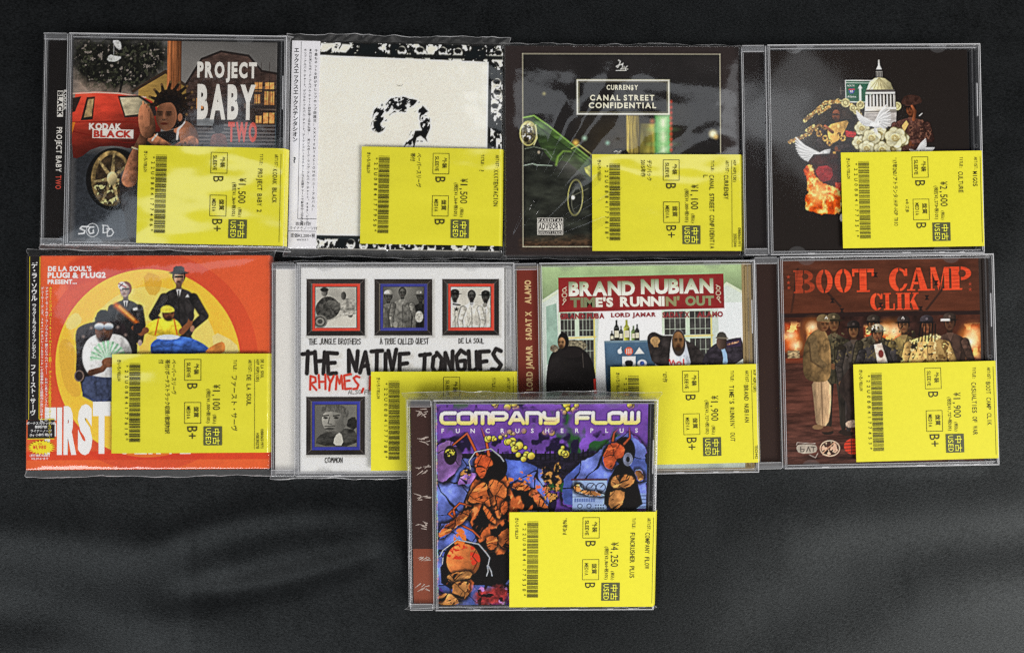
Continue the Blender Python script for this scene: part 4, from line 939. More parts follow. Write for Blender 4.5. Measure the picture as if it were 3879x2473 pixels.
def art_crew():
    A = Art((258, 90, 1597, 1440), 330, (70, 42, 34), 8)
    A.put(np.ones(A.X.shape), A.grad((74, 44, 34), (84, 52, 42)), (.25, 200, 60))
    A.rect(258, 90, 1600, 455, (70, 40, 30), tex=(.3, 150, 34), soft=8); A.ell(1000, 300, 420, 220, (120, 60, 36), soft=160, a=.5)
    for p in ([(380, 150), (330, 440)], [(560, 290), (660, 400)], [(1380, 260), (1240, 430)], [(1270, 190), (1330, 290)]): A.line(p, 12, (44, 30, 26), soft=3)
    A.rect(258, 440, 1600, 800, (46, 28, 24), tex=(.5, 60)); A.ell(400, 620, 160, 200, (110, 52, 30), soft=90, a=.6); A.ell(1500, 640, 140, 200, (120, 56, 30), soft=90, a=.6); A.rect(258, 445, 1600, 470, (40, 26, 24))
    for x0, y0, x1, y1, k in ((285, 510, 375, 690, 1), (820, 540, 1060, 700, 0), (1500, 540, 1585, 760, 1), (440, 540, 490, 640, 0)):
        A.rect(x0, y0, x1, y1, (190, 70, 34), soft=8, tex=(.35, 40)); A.specks(A.mpoly([(x0, y0), (x1, y0), (x1, y1), (x0, y1)], 10), (255, 214, 130), 40, .56)
    for x, y, r in ((325, 592, 22), (1545, 600, 34), (1530, 650, 40), (355, 655, 22), (1010, 570, 36), (950, 560, 22), (470, 535, 24)): A.ell(x, y, r * 1.6, r * 1.5, (240, 140, 50), soft=26, a=.7); A.ell(x, y, r, r * .9, (255, 240, 200), soft=14)
    A.rect(300, 690, 380, 745, (150, 130, 96), tex=(.7, 20, 10)); A.rect(285, 740, 400, 775, (120, 52, 30))
    A.poly([(258, 770), (1600, 760), (1600, 1440), (258, 1440)], A.grad((58, 36, 30), (76, 47, 40)), tex=(.6, 110, 18, 4), soft=14); A.ell(640, 1000, 260, 120, (128, 64, 44), soft=120, a=.5)
    # standing group in hats, parkas and camouflage
    sk = (124, 84, 54)
    A.person(612, 455, 800, sk, (66, 60, 44), (46, 40, 34), (84, 72, 52), w=.95, tex=.55, look=.2, arms='in')
    A.person(745, 505, 760, sk, (52, 46, 42), (46, 40, 38), (36, 30, 28), tex=.4)
    A.person(1392, 465, 780, (96, 62, 44), (66, 48, 40), (50, 38, 34), (58, 46, 40), w=1.2, tex=.3); A.rect(1332, 494, 1394, 510, (220, 210, 200))
    A.person(880, 470, 780, sk, (58, 52, 40), (46, 40, 36), (52, 44, 38), w=1.2, tex=.55)
    A.person(1082, 478, 760, (136, 92, 60), (110, 94, 56), (60, 50, 40), (48, 40, 38), w=1.0, tex=.5); A.line([(1070, 490), (1078, 478), (1086, 490)], 5, (210, 200, 190))
    A.person(905, 532, 760, (140, 92, 62), (50, 46, 46), (56, 50, 48), (190, 176, 150), w=1.3, tex=.25); A.poly([(880, 660), (930, 650), (968, 780), (900, 780)], (216, 196, 180), tex=(.12, 40)); A.ell(925, 720, 18, 26, (120, 50, 44)); 
    A.person(1238, 478, 800, (132, 82, 54), (188, 152, 92), (70, 56, 44), (52, 46, 50), w=1.5, tex=.2)
    m = A.mpoly([(1110, 620), (1180, 600), (1330, 590), (1410, 700), (1410, 780), (1100, 780)], 3, 1); A.specks(m, (110, 82, 44), 34, .56); A.specks(m, (70, 52, 34), 26, .66); A.specks(m, (226, 196, 140), 30, .66)
    for x, y in ((640, 700), (880, 660), (1082, 660)):
        m = A.mell(x, y, 90, 130) * (A.Y < 780); A.specks(m, (40, 34, 26), 26, .60); A.specks(m, (96, 84, 58), 24, .64)
    A.poly([(880, 660), (930, 650), (968, 780), (900, 780)], (216, 196, 180), tex=(-.42, 40, 50)); A.ell(925, 720, 18, 26, (120, 50, 44))
    for k in range(6): A.line([(1196 + k * 18 - (k > 2) * -10, 530), (1180 + k * 22, 640)], 8, (24, 18, 18))
    # nearest figure at the left, pale trousers to the ground
    A.poly([(452, 870), (585, 880), (584, 1060), (556, 1200), (480, 1200), (470, 1060)], (180, 148, 112), tex=(-.40, 26, 130), shade=(-1, 0, .3), smooth=1); A.line([(520, 900), (524, 1190)], 6, (108, 84, 62), soft=3); A.ell(545, 1212, 52, 20, (86, 52, 40)); A.ell(490, 1198, 36, 16, (130, 100, 70))
    A.poly([(404, 880), (398, 740), (420, 620), (480, 555), (550, 545), (585, 640), (590, 780), (580, 890), (500, 905)], (112, 88, 56), smooth=2, tex=(-.42, 60, 80), shade=(-1, 0, .25)); A.line([(470, 620), (480, 740), (540, 790)], (60, 40), (104, 84, 56), tex=(.2, 20)); A.line([(446, 640), (455, 760), (530, 810)], 5, (58, 44, 30), soft=3)
    A.ell(540, 520, 40, 46, (100, 66, 44)); A.face(545, 522, 34, 42, (132, 88, 56), .6, False, 1); A.poly([(494, 500), (504, 462), (540, 448), (578, 462), (592, 512), (545, 498)], (112, 92, 62), smooth=1, tex=(.15, 20)); A.line([(556, 480), (564, 468), (572, 482)], 5, (226, 220, 200))
    A.poly([(640, 900), (720, 800), (750, 800), (750, 1180), (670, 1160), (700, 1060), (640, 980)], (50, 40, 36), smooth=1, tex=(.35, 30, 60)); A.poly([(675, 1165), (750, 1150), (750, 1205), (680, 1205)], (176, 150, 130), smooth=1, tex=(.3, 16))
    # stencilled title
    tx = A.grad((232, 78, 44), (214, 70, 40), 1, 0); fade = np.clip((A.X - 330) / 330, .45, 1)
    M = np.zeros(A.X.shape)
    for ch, a, b in (('B', 350, 492), ('O', 500, 612), ('O', 626, 742), ('T', 744, 890), ('C', 992, 1118), ('A', 1112, 1260), ('M', 1262, 1402), ('P', 1400, 1548)):
        M = np.maximum(M, stencil(A, ch, a, 154 + (1548 - a) * .008 - 6, b, 312 - a * .006))
    for ch, a, b in (('C', 862, 946), ('L', 952, 1026), ('I', 1036, 1080), ('K', 1086, 1186)): M = np.maximum(M, stencil(A, ch, a, 318, b, 430))
    A.put(M * fade, tx, (.22, 90, 9))
    for x, y in ((316, 200), (316, 238), (318, 272), (1536, 266), (1536, 302)):
        A.poly([(x + (14 if k % 2 == 0 else 6) * math.sin(k * math.pi / 5), y - (14 if k % 2 == 0 else 6) * math.cos(k * math.pi / 5)) for k in range(10)], (150, 60, 40))
    for x, y in ((902, 195), (1308, 255), (1243, 352), (670, 430), (608, 362), (1200, 425), (932, 398)): A.poly([(x - 16, y - 16), (x + 16, y - 16), (x + 5, y), (x + 16, y + 16), (x - 16, y + 16), (x - 5, y)], (36, 26, 24))
    # row of emblems
    A.poly([(340, 1330), (360, 1308), (470, 1312), (486, 1340), (470, 1370), (360, 1372)], (168, 156, 142), smooth=1, tex=(.15, 40)); A.line([(372, 1328), (372, 1358), (392, 1358), (396, 1344), (374, 1342)], 6, (86, 78, 72)); A.line([(412, 1358), (424, 1328), (436, 1358)], 6, (86, 78, 72)); A.line([(444, 1330), (470, 1330)], 6, (86, 78, 72)); A.line([(457, 1330), (457, 1358)], 6, (86, 78, 72)); A.line([(345, 1315), (350, 1298), (470, 1306)], 3, (190, 180, 170)); A.line([(430, 1380), (470, 1400), (486, 1372)], 3, (190, 180, 170))
    A.ring(568, 1340, 68, 54, 7, (214, 176, 150)); A.specks(A.mell(568, 1340, 56, 42), (206, 166, 140), 20, .5); A.line([(520, 1370), (600, 1300)], 6, (196, 150, 120)); A.line([(520, 1380), (560, 1385), (560, 1350)], 5, (214, 176, 150))
    A.ell(722, 1330, 60, 52, (196, 62, 42)); [A.line([(666, y), (760, y - 4)], 5, (90, 44, 36)) for y in (1302, 1324, 1346, 1366)]; A.line([(712, 1284), (712, 1376)], 5, (90, 44, 36))
    return A


def art_rocks():
    A = Art((270, 115, 1612, 1425), 340, (84, 60, 140), 9)
    A.put(np.ones(A.X.shape), A.grad((120, 78, 172), (70, 44, 120)), (.3, 120, 90, 4)); A.specks(np.ones(A.X.shape), (40, 84, 44), 130, .66); A.specks(np.ones(A.X.shape), (30, 22, 50), 90, .62)
    v, e, d = A.cells(70, 5); v2, e2, d2 = A.cells(60, 21); v3, e3, d3 = A.cells(150, 8)
    lw = lambda e, w: np.clip(1 - (e - w) / A.px, 0, 1)
    def region(pts, c0, c1, cells, seedtex=.16, w=5, rough=(20, 60, 60, 3), line=(18, 15, 22)):
        vv, ee, dd = cells; m = A.mpoly(pts, 1.2, 1, rough)
        c = np.array(c0, float) + (np.array(c1, float) - np.array(c0, float)) * vv[..., None]; c = c * (1.18 - np.clip(dd / 150, 0, .5))[..., None]
        A.put(m, c, (seedtex, 26)); A.put(m * lw(ee, w), line); o = A.mpoly(pts, 14, 1, rough) - A.mpoly(pts, 1.2, 1, rough); A.put(np.clip(o * 2, 0, 1) * (1 - m), line); return m
    blue = ((92, 116, 216), (132, 148, 238)); lil = ((150, 104, 190), (190, 140, 214))
    A.rect(270, 430, 1612, 620, (30, 26, 40), tex=(.5, 60, 20))
    for k in range(26): x = 600 + k * 30; h = 20 + 50 * abs(math.sin(k * 2.3)); A.rect(x, 470 - h, x + 10, 475, (18, 16, 24))
    region([(270, 470), (350, 440), (450, 470), (560, 450), (700, 470), (860, 480), (960, 560), (1000, 780), (960, 900), (270, 1425)], *blue, (v, e, d)); region([(270, 390), (330, 345), (400, 380), (440, 470), (380, 560), (330, 620), (270, 600)], *lil, (v2, e2, d2), w=3)
    A.ell(362, 440, 42, 62, (30, 24, 30)); A.specks(A.mell(360, 425, 32, 24), (236, 206, 70), 16, .5); region([(430, 560), (540, 560), (580, 620), (420, 640)], *lil, (v3, e3, d3), w=2)
    region([(1060, 620), (1130, 540), (1280, 440), (1400, 330), (1480, 290), (1540, 330), (1612, 420), (1612, 800), (1090, 800)], *blue, (v2, e2, d2)); region([(270, 900), (420, 860), (640, 850), (740, 860), (740, 1425), (270, 1425)], *blue, (v2, e2, d2)); region([(480, 830), (600, 820), (610, 900), (500, 920)], *lil, (v3, e3, d3), w=2)
    # control panel with dials
    A.rect(1140, 600, 1360, 800, (150, 172, 214), tex=(.08, 60)); A.rect(1130, 594, 1362, 606, (80, 40, 44))
    for x in (1180, 1258, 1320): A.ring(x, 650, 32, 30, 5, (40, 46, 76)); A.line([(x, 650), (x + 16, 632)], 5, (60, 40, 50))
    for k in range(9): A.rect(1152 + k * 15, 722, 1163 + k * 15, 746, (96, 116, 170))
    for x in (1188, 1246): A.ring(x, 772, 16, 15, 4, (40, 46, 76)); 
    for x in range(1290, 1350, 16): A.ell(x, 766, 4, 4, (40, 46, 76)); A.ell(x, 784, 4, 4, (40, 46, 76))
    A.line([(1140, 712), (1360, 712)], 4, (60, 66, 100)); A.rect(1510, 690, 1612, 790, (130, 152, 206)); [A.line([(1510, y), (1612, y)], 4, (50, 56, 90)) for y in (706, 730, 754, 778)]
    # burnt-orange crags with heavy black line-work (abstract)
    bk = (20, 17, 18); og = ((168, 80, 38), (222, 122, 62)); og2 = ((168, 104, 54), (208, 144, 82))
    co = A.cells(240, 31); st = A.noise(16, 90, 3, .5); st2 = A.noise(70, 22, 3, -.4)
    def crag(pts, c, w=4, dark=.68):
        m = region(pts, c[0], c[1], co, .22, w, (10, 40, 40, 3), bk)
        A.put(m * np.clip((st - dark) * 18, 0, 1), bk); A.put(m * np.clip((st2 - dark - .02) * 18, 0, 1), (74, 34, 20)); A.put(m * np.clip((.30 - st2) * 12, 0, 1), np.array(c[1]) * 1.15)
        return m
    A.poly([(520, 560), (640, 470), (720, 560), (760, 700), (820, 800), (740, 1100), (560, 1120), (500, 900), (420, 800)], bk, smooth=1); A.poly([(880, 620), (970, 760), (1010, 800), (740, 800), (690, 690)], bk, smooth=1); A.poly([(560, 960), (740, 1000), (740, 1330), (520, 1280), (300, 1330), (290, 1120), (480, 1060)], bk, smooth=1)
    for P_ in ([(520, 560), (640, 540), (720, 580), (760, 700), (800, 790), (740, 1080), (580, 1100), (500, 900), (440, 800)], [(900, 640), (960, 760), (1000, 795), (760, 795), (710, 700)], [(330, 1250), (470, 1230), (520, 1290), (430, 1420), (300, 1420)]):
        q = A.mpoly(P_, 2, 1) * np.clip((np.abs(2 * A.noise(70, 150, 3, .5) - 1) - .13) * 22, 0, 1) * np.clip((.62 - A.noise(60, 60, 2)) * 14, 0, 1); A.put(q, (188, 94, 46), (.35, 40)); A.put(q * np.clip((A.noise(30, 90, 2, .5) - .62) * 14, 0, 1), (226, 140, 78))
    A.ell(620, 520, 104, 104, bk); crag([(510, 500), (540, 430), (610, 440), (640, 500), (600, 520), (590, 570), (560, 600), (530, 560)], ((186, 78, 40), (200, 90, 46)), 2, .75)
    for p, w_ in (([(535, 440), (470, 300), (380, 375)], (15, 7)), ([(606, 440), (590, 350), (560, 268)], (17, 7)), ([(400, 860), (350, 820), (420, 750), (490, 770)], (10, 7)), ([(380, 800), (400, 880), (500, 930), (550, 980)], (12, 8))): A.line(p, (w_[0] + 9, w_[1] + 8), bk); A.line(p, w_, (178, 84, 46))
    crag([(600, 610), (630, 590), (720, 640), (720, 700), (690, 740), (680, 860), (650, 840), (610, 720)], og, 3); crag([(470, 720), (520, 650), (590, 600), (600, 700), (620, 790), (560, 740), (490, 760)], og, 3); crag([(270, 960), (320, 900), (400, 850), (430, 800), (490, 790), (470, 850), (380, 920), (300, 985)], og, 3)
    crag([(560, 760), (620, 800), (660, 900), (600, 860)], og, 2); crag([(680, 760), (720, 730), (726, 790), (690, 840)], og, 2); crag([(670, 950), (740, 910), (740, 1040), (690, 1050), (665, 1000)], og, 2, .7); crag([(585, 990), (620, 965), (662, 985), (650, 1050), (600, 1060)], og, 2, .7)
    crag([(750, 640), (800, 610), (860, 640), (870, 665), (800, 670), (760, 660)], og, 2); crag([(880, 700), (930, 710), (1000, 790), (940, 780), (900, 740)], og, 2); A.specks(A.mell(805, 590, 96, 44), (236, 120, 44), 22, .55)
    A.ell(436, 1130, 126, 132, bk); m = A.mell(440, 1130, 108, 114); A.put(m, (196, 112, 58), (.2, 40), (1, .6, .4)); A.specks(m * A.mell(410, 1050, 100, 70), (206, 60, 36), 36, .52); A.specks(m * A.mell(520, 1100, 36, 70), (206, 60, 36), 26, .52); A.line([(520, 1060), (500, 1100), (530, 1140), (505, 1190)], 6, (90, 30, 20)); A.specks(A.mell(420, 985, 40, 70), (240, 120, 50), 24, .46)
    crag([(330, 1240), (360, 1212), (480, 1200), (500, 1225), (470, 1250), (360, 1270)], og2, 2); crag([(370, 1270), (470, 1262), (480, 1340), (440, 1390), (370, 1370)], og2, 3); crag([(270, 1370), (340, 1340), (420, 1400), (400, 1425), (270, 1425)], og2, 3)
    A.poly([(1440, 470), (1520, 520), (1560, 640), (1600, 800), (1340, 800), (1350, 640)], bk, smooth=1); A.ell(1470, 420, 66, 96, bk)
    crag([(1340, 420), (1370, 370), (1430, 360), (1470, 400), (1460, 460), (1410, 470), (1400, 540), (1350, 530), (1330, 480)], ((176, 76, 42), (196, 92, 50)), 2, .75); crag([(1380, 590), (1440, 570), (1540, 575), (1530, 640), (1450, 660), (1385, 650)], og2, 2); crag([(1365, 690), (1440, 670), (1480, 690), (1450, 790), (1370, 790)], og2, 2); crag([(1140, 660), (1175, 620), (1200, 670), (1330, 690), (1350, 710), (1210, 700)], og2, 2); crag([(1530, 540), (1575, 530), (1600, 600), (1560, 620)], og2, 2)
    for p in ([(1465, 370), (1500, 330), (1496, 268)], [(1392, 350), (1400, 300), (1430, 270)]): A.line(p, (24, 14), bk); A.line(p, (14, 6), (150, 70, 40))
    for r in (60, 48, 36): A.ring(1490, 470, r * .5, r * .7, 5, (180, 190, 226), 0, .8)
    # small tangled shapes in the middle distance and yellow bubbles
    for x, y, s in ((460, 560, 34), (1010, 620, 60), (1000, 700, 44), (970, 560, 40), (1060, 530, 40)):
        m = A.mell(x, y, s, s * 1.1, soft=2); A.specks(m, bk, 24, .45); A.specks(m, (186, 132, 70), 20, .55)
    A.specks(A.mell(940, 680, 60, 60), (226, 110, 70), 26, .58)
    r = random.Random(4)
    for (cx, cy, sx, sy, n) in ((700, 130, 90, 16, 9), (1100, 150, 60, 40, 12), (740, 320, 40, 40, 10), (800, 400, 40, 40, 10), (850, 450, 26, 20, 6), (1075, 415, 24, 26, 7), (900, 280, 110, 20, 9), (1510, 122, 16, 8, 3), (650, 330, 50, 10, 6)):
        for k in range(n):
            x, y, q = cx + r.uniform(-sx, sx), cy + r.uniform(-sy, sy), r.uniform(8, 24); A.ell(x, y, q + 4, q + 4, (40, 34, 30)); A.ell(x, y, q, q, (226, 196, 76), shade=(1, 1, .35), tex=(.12, 14))
    lt = (206, 216, 236)
    for p in ([(290, 1100), (310, 1060), (400, 990), (540, 1020), (590, 1080), (610, 1110), (600, 1160), (620, 1200), (625, 1230)], [(490, 530), (480, 480), (520, 420), (620, 400), (680, 450), (700, 480)], [(595, 1160), (600, 1200), (590, 1230)], [(310, 1110), (305, 1150)]): A.line(p, 8, bk, soft=2); A.line(p, 5, lt)
    A.put(A.mpoly([(500, 1330), (740, 1290), (740, 1425), (540, 1425)], 10, 1, (30, 50, 50, 3)), (150, 50, 50), (.6, 30)); A.specks(A.mpoly([(500, 1300), (740, 1270), (740, 1425), (540, 1425)], 10), (190, 130, 200), 40, .6); A.specks(A.mpoly([(500, 1300), (740, 1270), (740, 1425), (540, 1425)], 10), bk, 34, .58)
    # lettering: pale to gold techno capitals with a purple glow
    for s, a, b in (("COMPANY", 308, 1042), ("FLOW", 1162, 1552)):
        A_ = np.zeros(A.X.shape)
        stroke_text(A, s, a, 172, b, 236, 74, (112, 70, 156), TECH, 5.0, 4.0, jig=0, soft=10); 
        stroke_text(A, s, a, 172, b, 236, 33, (60, 34, 90), TECH, 5.0, 4.0, jig=0, soft=3)
        t = np.clip((A.Y - 165) / 78, 0, 1)[..., None] ** 1.4
        stroke_text(A, s, a, 172, b, 236, 24, np.array([226, 222, 230]) * (1 - t) + np.array([250, 206, 110]) * t, TECH, 5.0, 4.0, jig=0)
    for k in range(14): A.ell(320 + k * 94, 285, 34, 28, (116, 72, 160), soft=9)
    # holographic edge
    for k in range(60):
        y = 130 + k * 21; h = (k * .17) % 1; c = np.array([0.5 + .5 * math.cos(6.28 * (h + o)) for o in (0, .33, .67)]) * 150 + 90; A.rect(270, y, 276 + (k % 3) * 2, y + 12, c, soft=3, a=.8)
    return A


# ------------------------------------------------------------------ things
def tag(o, label, cat, group=None):
    o['label'] = label; o['category'] = cat
    if group: o['group'] = group
    return o


def thing(name, label, cat, x, y, ang, z=0.0, tilt=0.0, group="compact discs laid out in rows on the black cloth"):
    o = bpy.data.objects.new(name, None); COL.objects.link(o); o.empty_display_size = 0.01
    o.location = (x * MM, y * MM, z * MM)
    o.rotation_euler = (Matrix.Rotation(math.radians(ang), 3, 'Z') @ Matrix.Rotation(math.radians(tilt), 3, 'X')).to_euler()
    return tag(o, label, cat, group)


# ------------------------------------------------------------------ the cloth
def cloth():
    n, m = 340, 230
    xs = np.linspace(-520, 520, n); ys = np.linspace(380, -380, m)
    X, Y = np.meshgrid(xs, ys)
    r = np.random.default_rng(5)
    Z = np.zeros_like(X)
    def ridge(x0, y0, x1, y1, w, h, bend=0):
        L = math.hypot(x1 - x0, y1 - y0); dx, dy = (x1 - x0) / L, (y1 - y0) / L
        t = (X - x0) * dx + (Y - y0) * dy; s = -(X - x0) * dy + (Y - y0) * dx - bend * np.sin(np.clip(t / L, 0, 1) * math.pi)
        f = np.exp(-(s / w) ** 2) * np.clip(t / 40 + .5, 0, 1) * np.clip((L - t) / 40 + .5, 0, 1)
        return 1.25 * h * f
    # soft folds in the lower part, as in the photograph
    Z += ridge(-205, -120, -70, -102, 9, 1.6, 8) + ridge(-190, -152, -60, -120, 8, -1.7, -6) + ridge(-180, -140, -40, -125, 12, 1.5, 10)
    Z += ridge(-330, -112, -200, -126, 14, 1.4, 4) + ridge(-300, -190, -160, -168, 20, 1.5, 8) + ridge(-330, -160, -220, -175, 14, -1.1)
    Z += ridge(150, -108, 330, -96, 18, 1.0, -8) + ridge(190, -130, 330, -122, 16, -.8, 6) + ridge(230, -160, 340, -140, 20, 1.1, 5) + ridge(140, -178, 260, -150, 22, -1.0, 8)
    Z += ridge(-185, -110, -182, -300, 1.6, 0.45)            # pressed crease
    Z += ridge(-330, 20, -290, 120, 16, 1.3) + ridge(300, 30, 330, 150, 18, 1.2)
    for k in range(26):
        a = r.uniform(0, 6.28); kx, ky = math.cos(a) / r.uniform(40, 110), math.sin(a) / r.uniform(30, 80)
        Z += 0.10 * np.sin(X * kx + Y * ky + r.uniform(0, 6.28))
    # pressed flat under the cases
    flat = (np.abs(X) < 290) & (Y > -78) & (Y < 180)
    Z = np.where(flat, np.minimum(Z, 0) * .3, Z)
    flat2 = (X > -56) & (X < 92) & (Y > -160) & (Y < -70); Z = np.where(flat2, np.minimum(Z, 0) * .3, Z)
    Z -= 0.35
    o = sheet("ground_cloth", X, Y, Z, M_CLOTH)
    o['kind'] = 'structure'
    return o


cloth()

CODE39 = {'0': 'nnnwwnwnn', '1': 'wnnwnnnnw', '2': 'nnwwnnnnw', '3': 'wnwwnnnnn', '4': 'nnnwwnnnw', '5': 'wnnwwnnnn', '6': 'nnwwwnnnn', '7': 'nnnwnnwnw', '8': 'wnnwnnwnn', '9': 'nnwwnnwnn', 'U': 'wwnnnnnnw', '*': 'nwnnwnwnn'}
K = (52, 48, 20)      # sticker print
YEL = (236, 228, 60)


def sticker(root, x, top, w, h, z, code, artist, title, price, net, sleeve, media, notes=(), extra=None, codes=(), film=False, title2=None, genre="HIP HOP(130)", ang=0.0, fold=4.0, heads=()):
    """The yellow price label. x is its left edge, top its upper edge (mm); it reads downwards and folds over the right edge."""
    st = bpy.data.objects.new("price_sticker", None)
    nx, ny = 60, 30
    gx = np.concatenate([np.linspace(0, w - 1.2, nx - 8), np.linspace(w - 1.0, w + 1.4, 8)])
    X, Y = np.meshgrid(x + gx, top - np.linspace(0, h, ny))
    rr = np.random.default_rng(int(code[-3:]) if code[-3:].isdigit() else 5)
    Z = np.full_like(X, z)
    if film:
        for k in range(4):
            Z += .05 * np.sin(X * rr.uniform(.02, .12) + Y * rr.uniform(.1, .35) + rr.uniform(0, 6))
    else:
        Z += .04 * np.sin(X * .05 + Y * .09 + rr.uniform(0, 6))
    over = np.clip((gx - (w - 1.0)) / 2.4, 0, 1)
    Z = Z - (over ** 2 * fold)[None, :]
    st = sheet("price_sticker", X, Y, Z, M_STICK_F if film else M_STICK, root)
    zt = z + 0.14 + (.12 if film else 0.0)
    P = lambda u, v: (x + v, top - u)          # u down the label, v across it
    ink = MB()
    def T(s, u, v, ch, adv=None, **k):   # writes into the current ink mesh
        px, py = P(u, v - ch / 2); put(ink, s, px, py, ch, K, zt, adv=adv, rot=-90, **k)
    T("きいろ/YELLOW", 3.1, 4.3, 1.75, 0.98, bold=.012)
    T("*" + code + "*", 5.6, 8.7, 2.0, 3.03, bold=.006)
    ink.build("stock_code", M_INK, st); ink = MB()
    for i, n in enumerate(notes): T(n, 3.3, 31.9 - i * 3.7 + (len(notes) - 1) * 3.7 * (.55), 2.3, 1.27, bold=.006)
    for u0, u1, jp, en, ue, gr in ((3.2, 15.6, "外装", "SLEEVE", 4.9, sleeve), (28.2, 40.6, "盤質", "MEDIA", 30.4, media)):
        keep = ink; ink = MB()
        ink.frame(*P(u0, 42.1), *P(u1, 51.8), .26, zt, K); T(jp, u0 + 2.5, 49.0, 2.2, 1.6, bold=.012); T(en, ue, 44.6, 2.2, 1.5, bold=.006); T(gr, u1 + 1.3, 46.9, 6.2, 3.9)
        ink.build("grade_box", M_INK, st); ink = keep
    if notes: ink.build("condition_note", M_INK, st); ink = MB()
    if extra: T(extra, 28.2, 38.6, 1.7, 1.15, bold=.006)
    T("¥" + price, 17.9, 60.8, 4.4, 2.5); T("(税込)", 35.2, 59.7, 1.6, .95, bold=.008); T("(税抜¥" + net + "+税10%)", 20.4, 56.1, 1.85, 1.12, bold=.008)
    ink.build("price_text", M_INK, st); ink = MB()
    T("TITLE:", 3.6, 71.5, 1.9, 1.15, bold=.006); T(title, 12.2, 71.0, 2.8, 1.83, bold=.004)
    if title2: T(title2, 12.2, 67.4, 2.8, 1.83)
    T("ARTIST:", 3.6, 80.2, 1.9, 1.15, bold=.006); T(artist, 12.2, 79.6, 2.7, 1.83, bold=.004)
    ink.build("title_text", M_INK, st); ink = MB()
    a, b = P(3.4, 82.75), P(h - 2, 82.95); 
    if w > 83.2: ink.rect(a[0], a[1], b[0], b[1], zt, K)
    v = 84.7
    for s in (genre,) + tuple(heads):
        if v < w - .9: T(s, 3.4, v, 1.8, 1.1, bold=.006)
        v += 2.6
    v = 84.7
    for s in codes:
        if v < w - .9:
            px, py = P(h - 2.2, v - .85); put(ink, s, px, py, 1.7, K, zt, adv=1.15, rot=-90, align='r', bold=.006)
        v += 2.6
    if ink.v: ink.build("genre_text", M_INK, st)
    bar = MB(); seq = "*" + code + "*"; unit = 45.6 / (len(seq) * 14.2 - 1); u = 5.5
    for ch in seq:
        for i, t in enumerate(CODE39[ch]):
            wd = unit * (2.4 if t == 'w' else 1)
            if i % 2 == 0: bar.rect(*P(u, 10.2), *P(u + wd - unit * .22, 16.6), zt, K)
            u += wd
        u += unit
    bar.build("barcode", M_INK, st)
    bd = MB(); bd.rect(*P(42.3, 53.3), *P(53.2, 64.0), zt, (74, 76, 48))
    for s, uu, vv, hh, ad in (("中古", 43.0, 60.6, 3.2, 2.5), ("USED", 42.9, 56.2, 3.2, 2.45)):
        px, py = P(uu, vv - hh / 2); put(bd, s, px, py, hh, YEL, zt + .05, adv=ad, rot=-90, bold=.006)
    bd.build("used_badge", M_INK, st)
    if ang:
        c, s = math.cos(math.radians(ang)), math.sin(math.radians(ang)); px, py = (x + w) * MM, (top - h / 2) * MM
        st.matrix_local = Matrix.Translation((px, py, 0)) @ Matrix.Rotation(math.radians(ang), 4, 'Z') @ Matrix.Translation((-px, -py, 0))
    return st


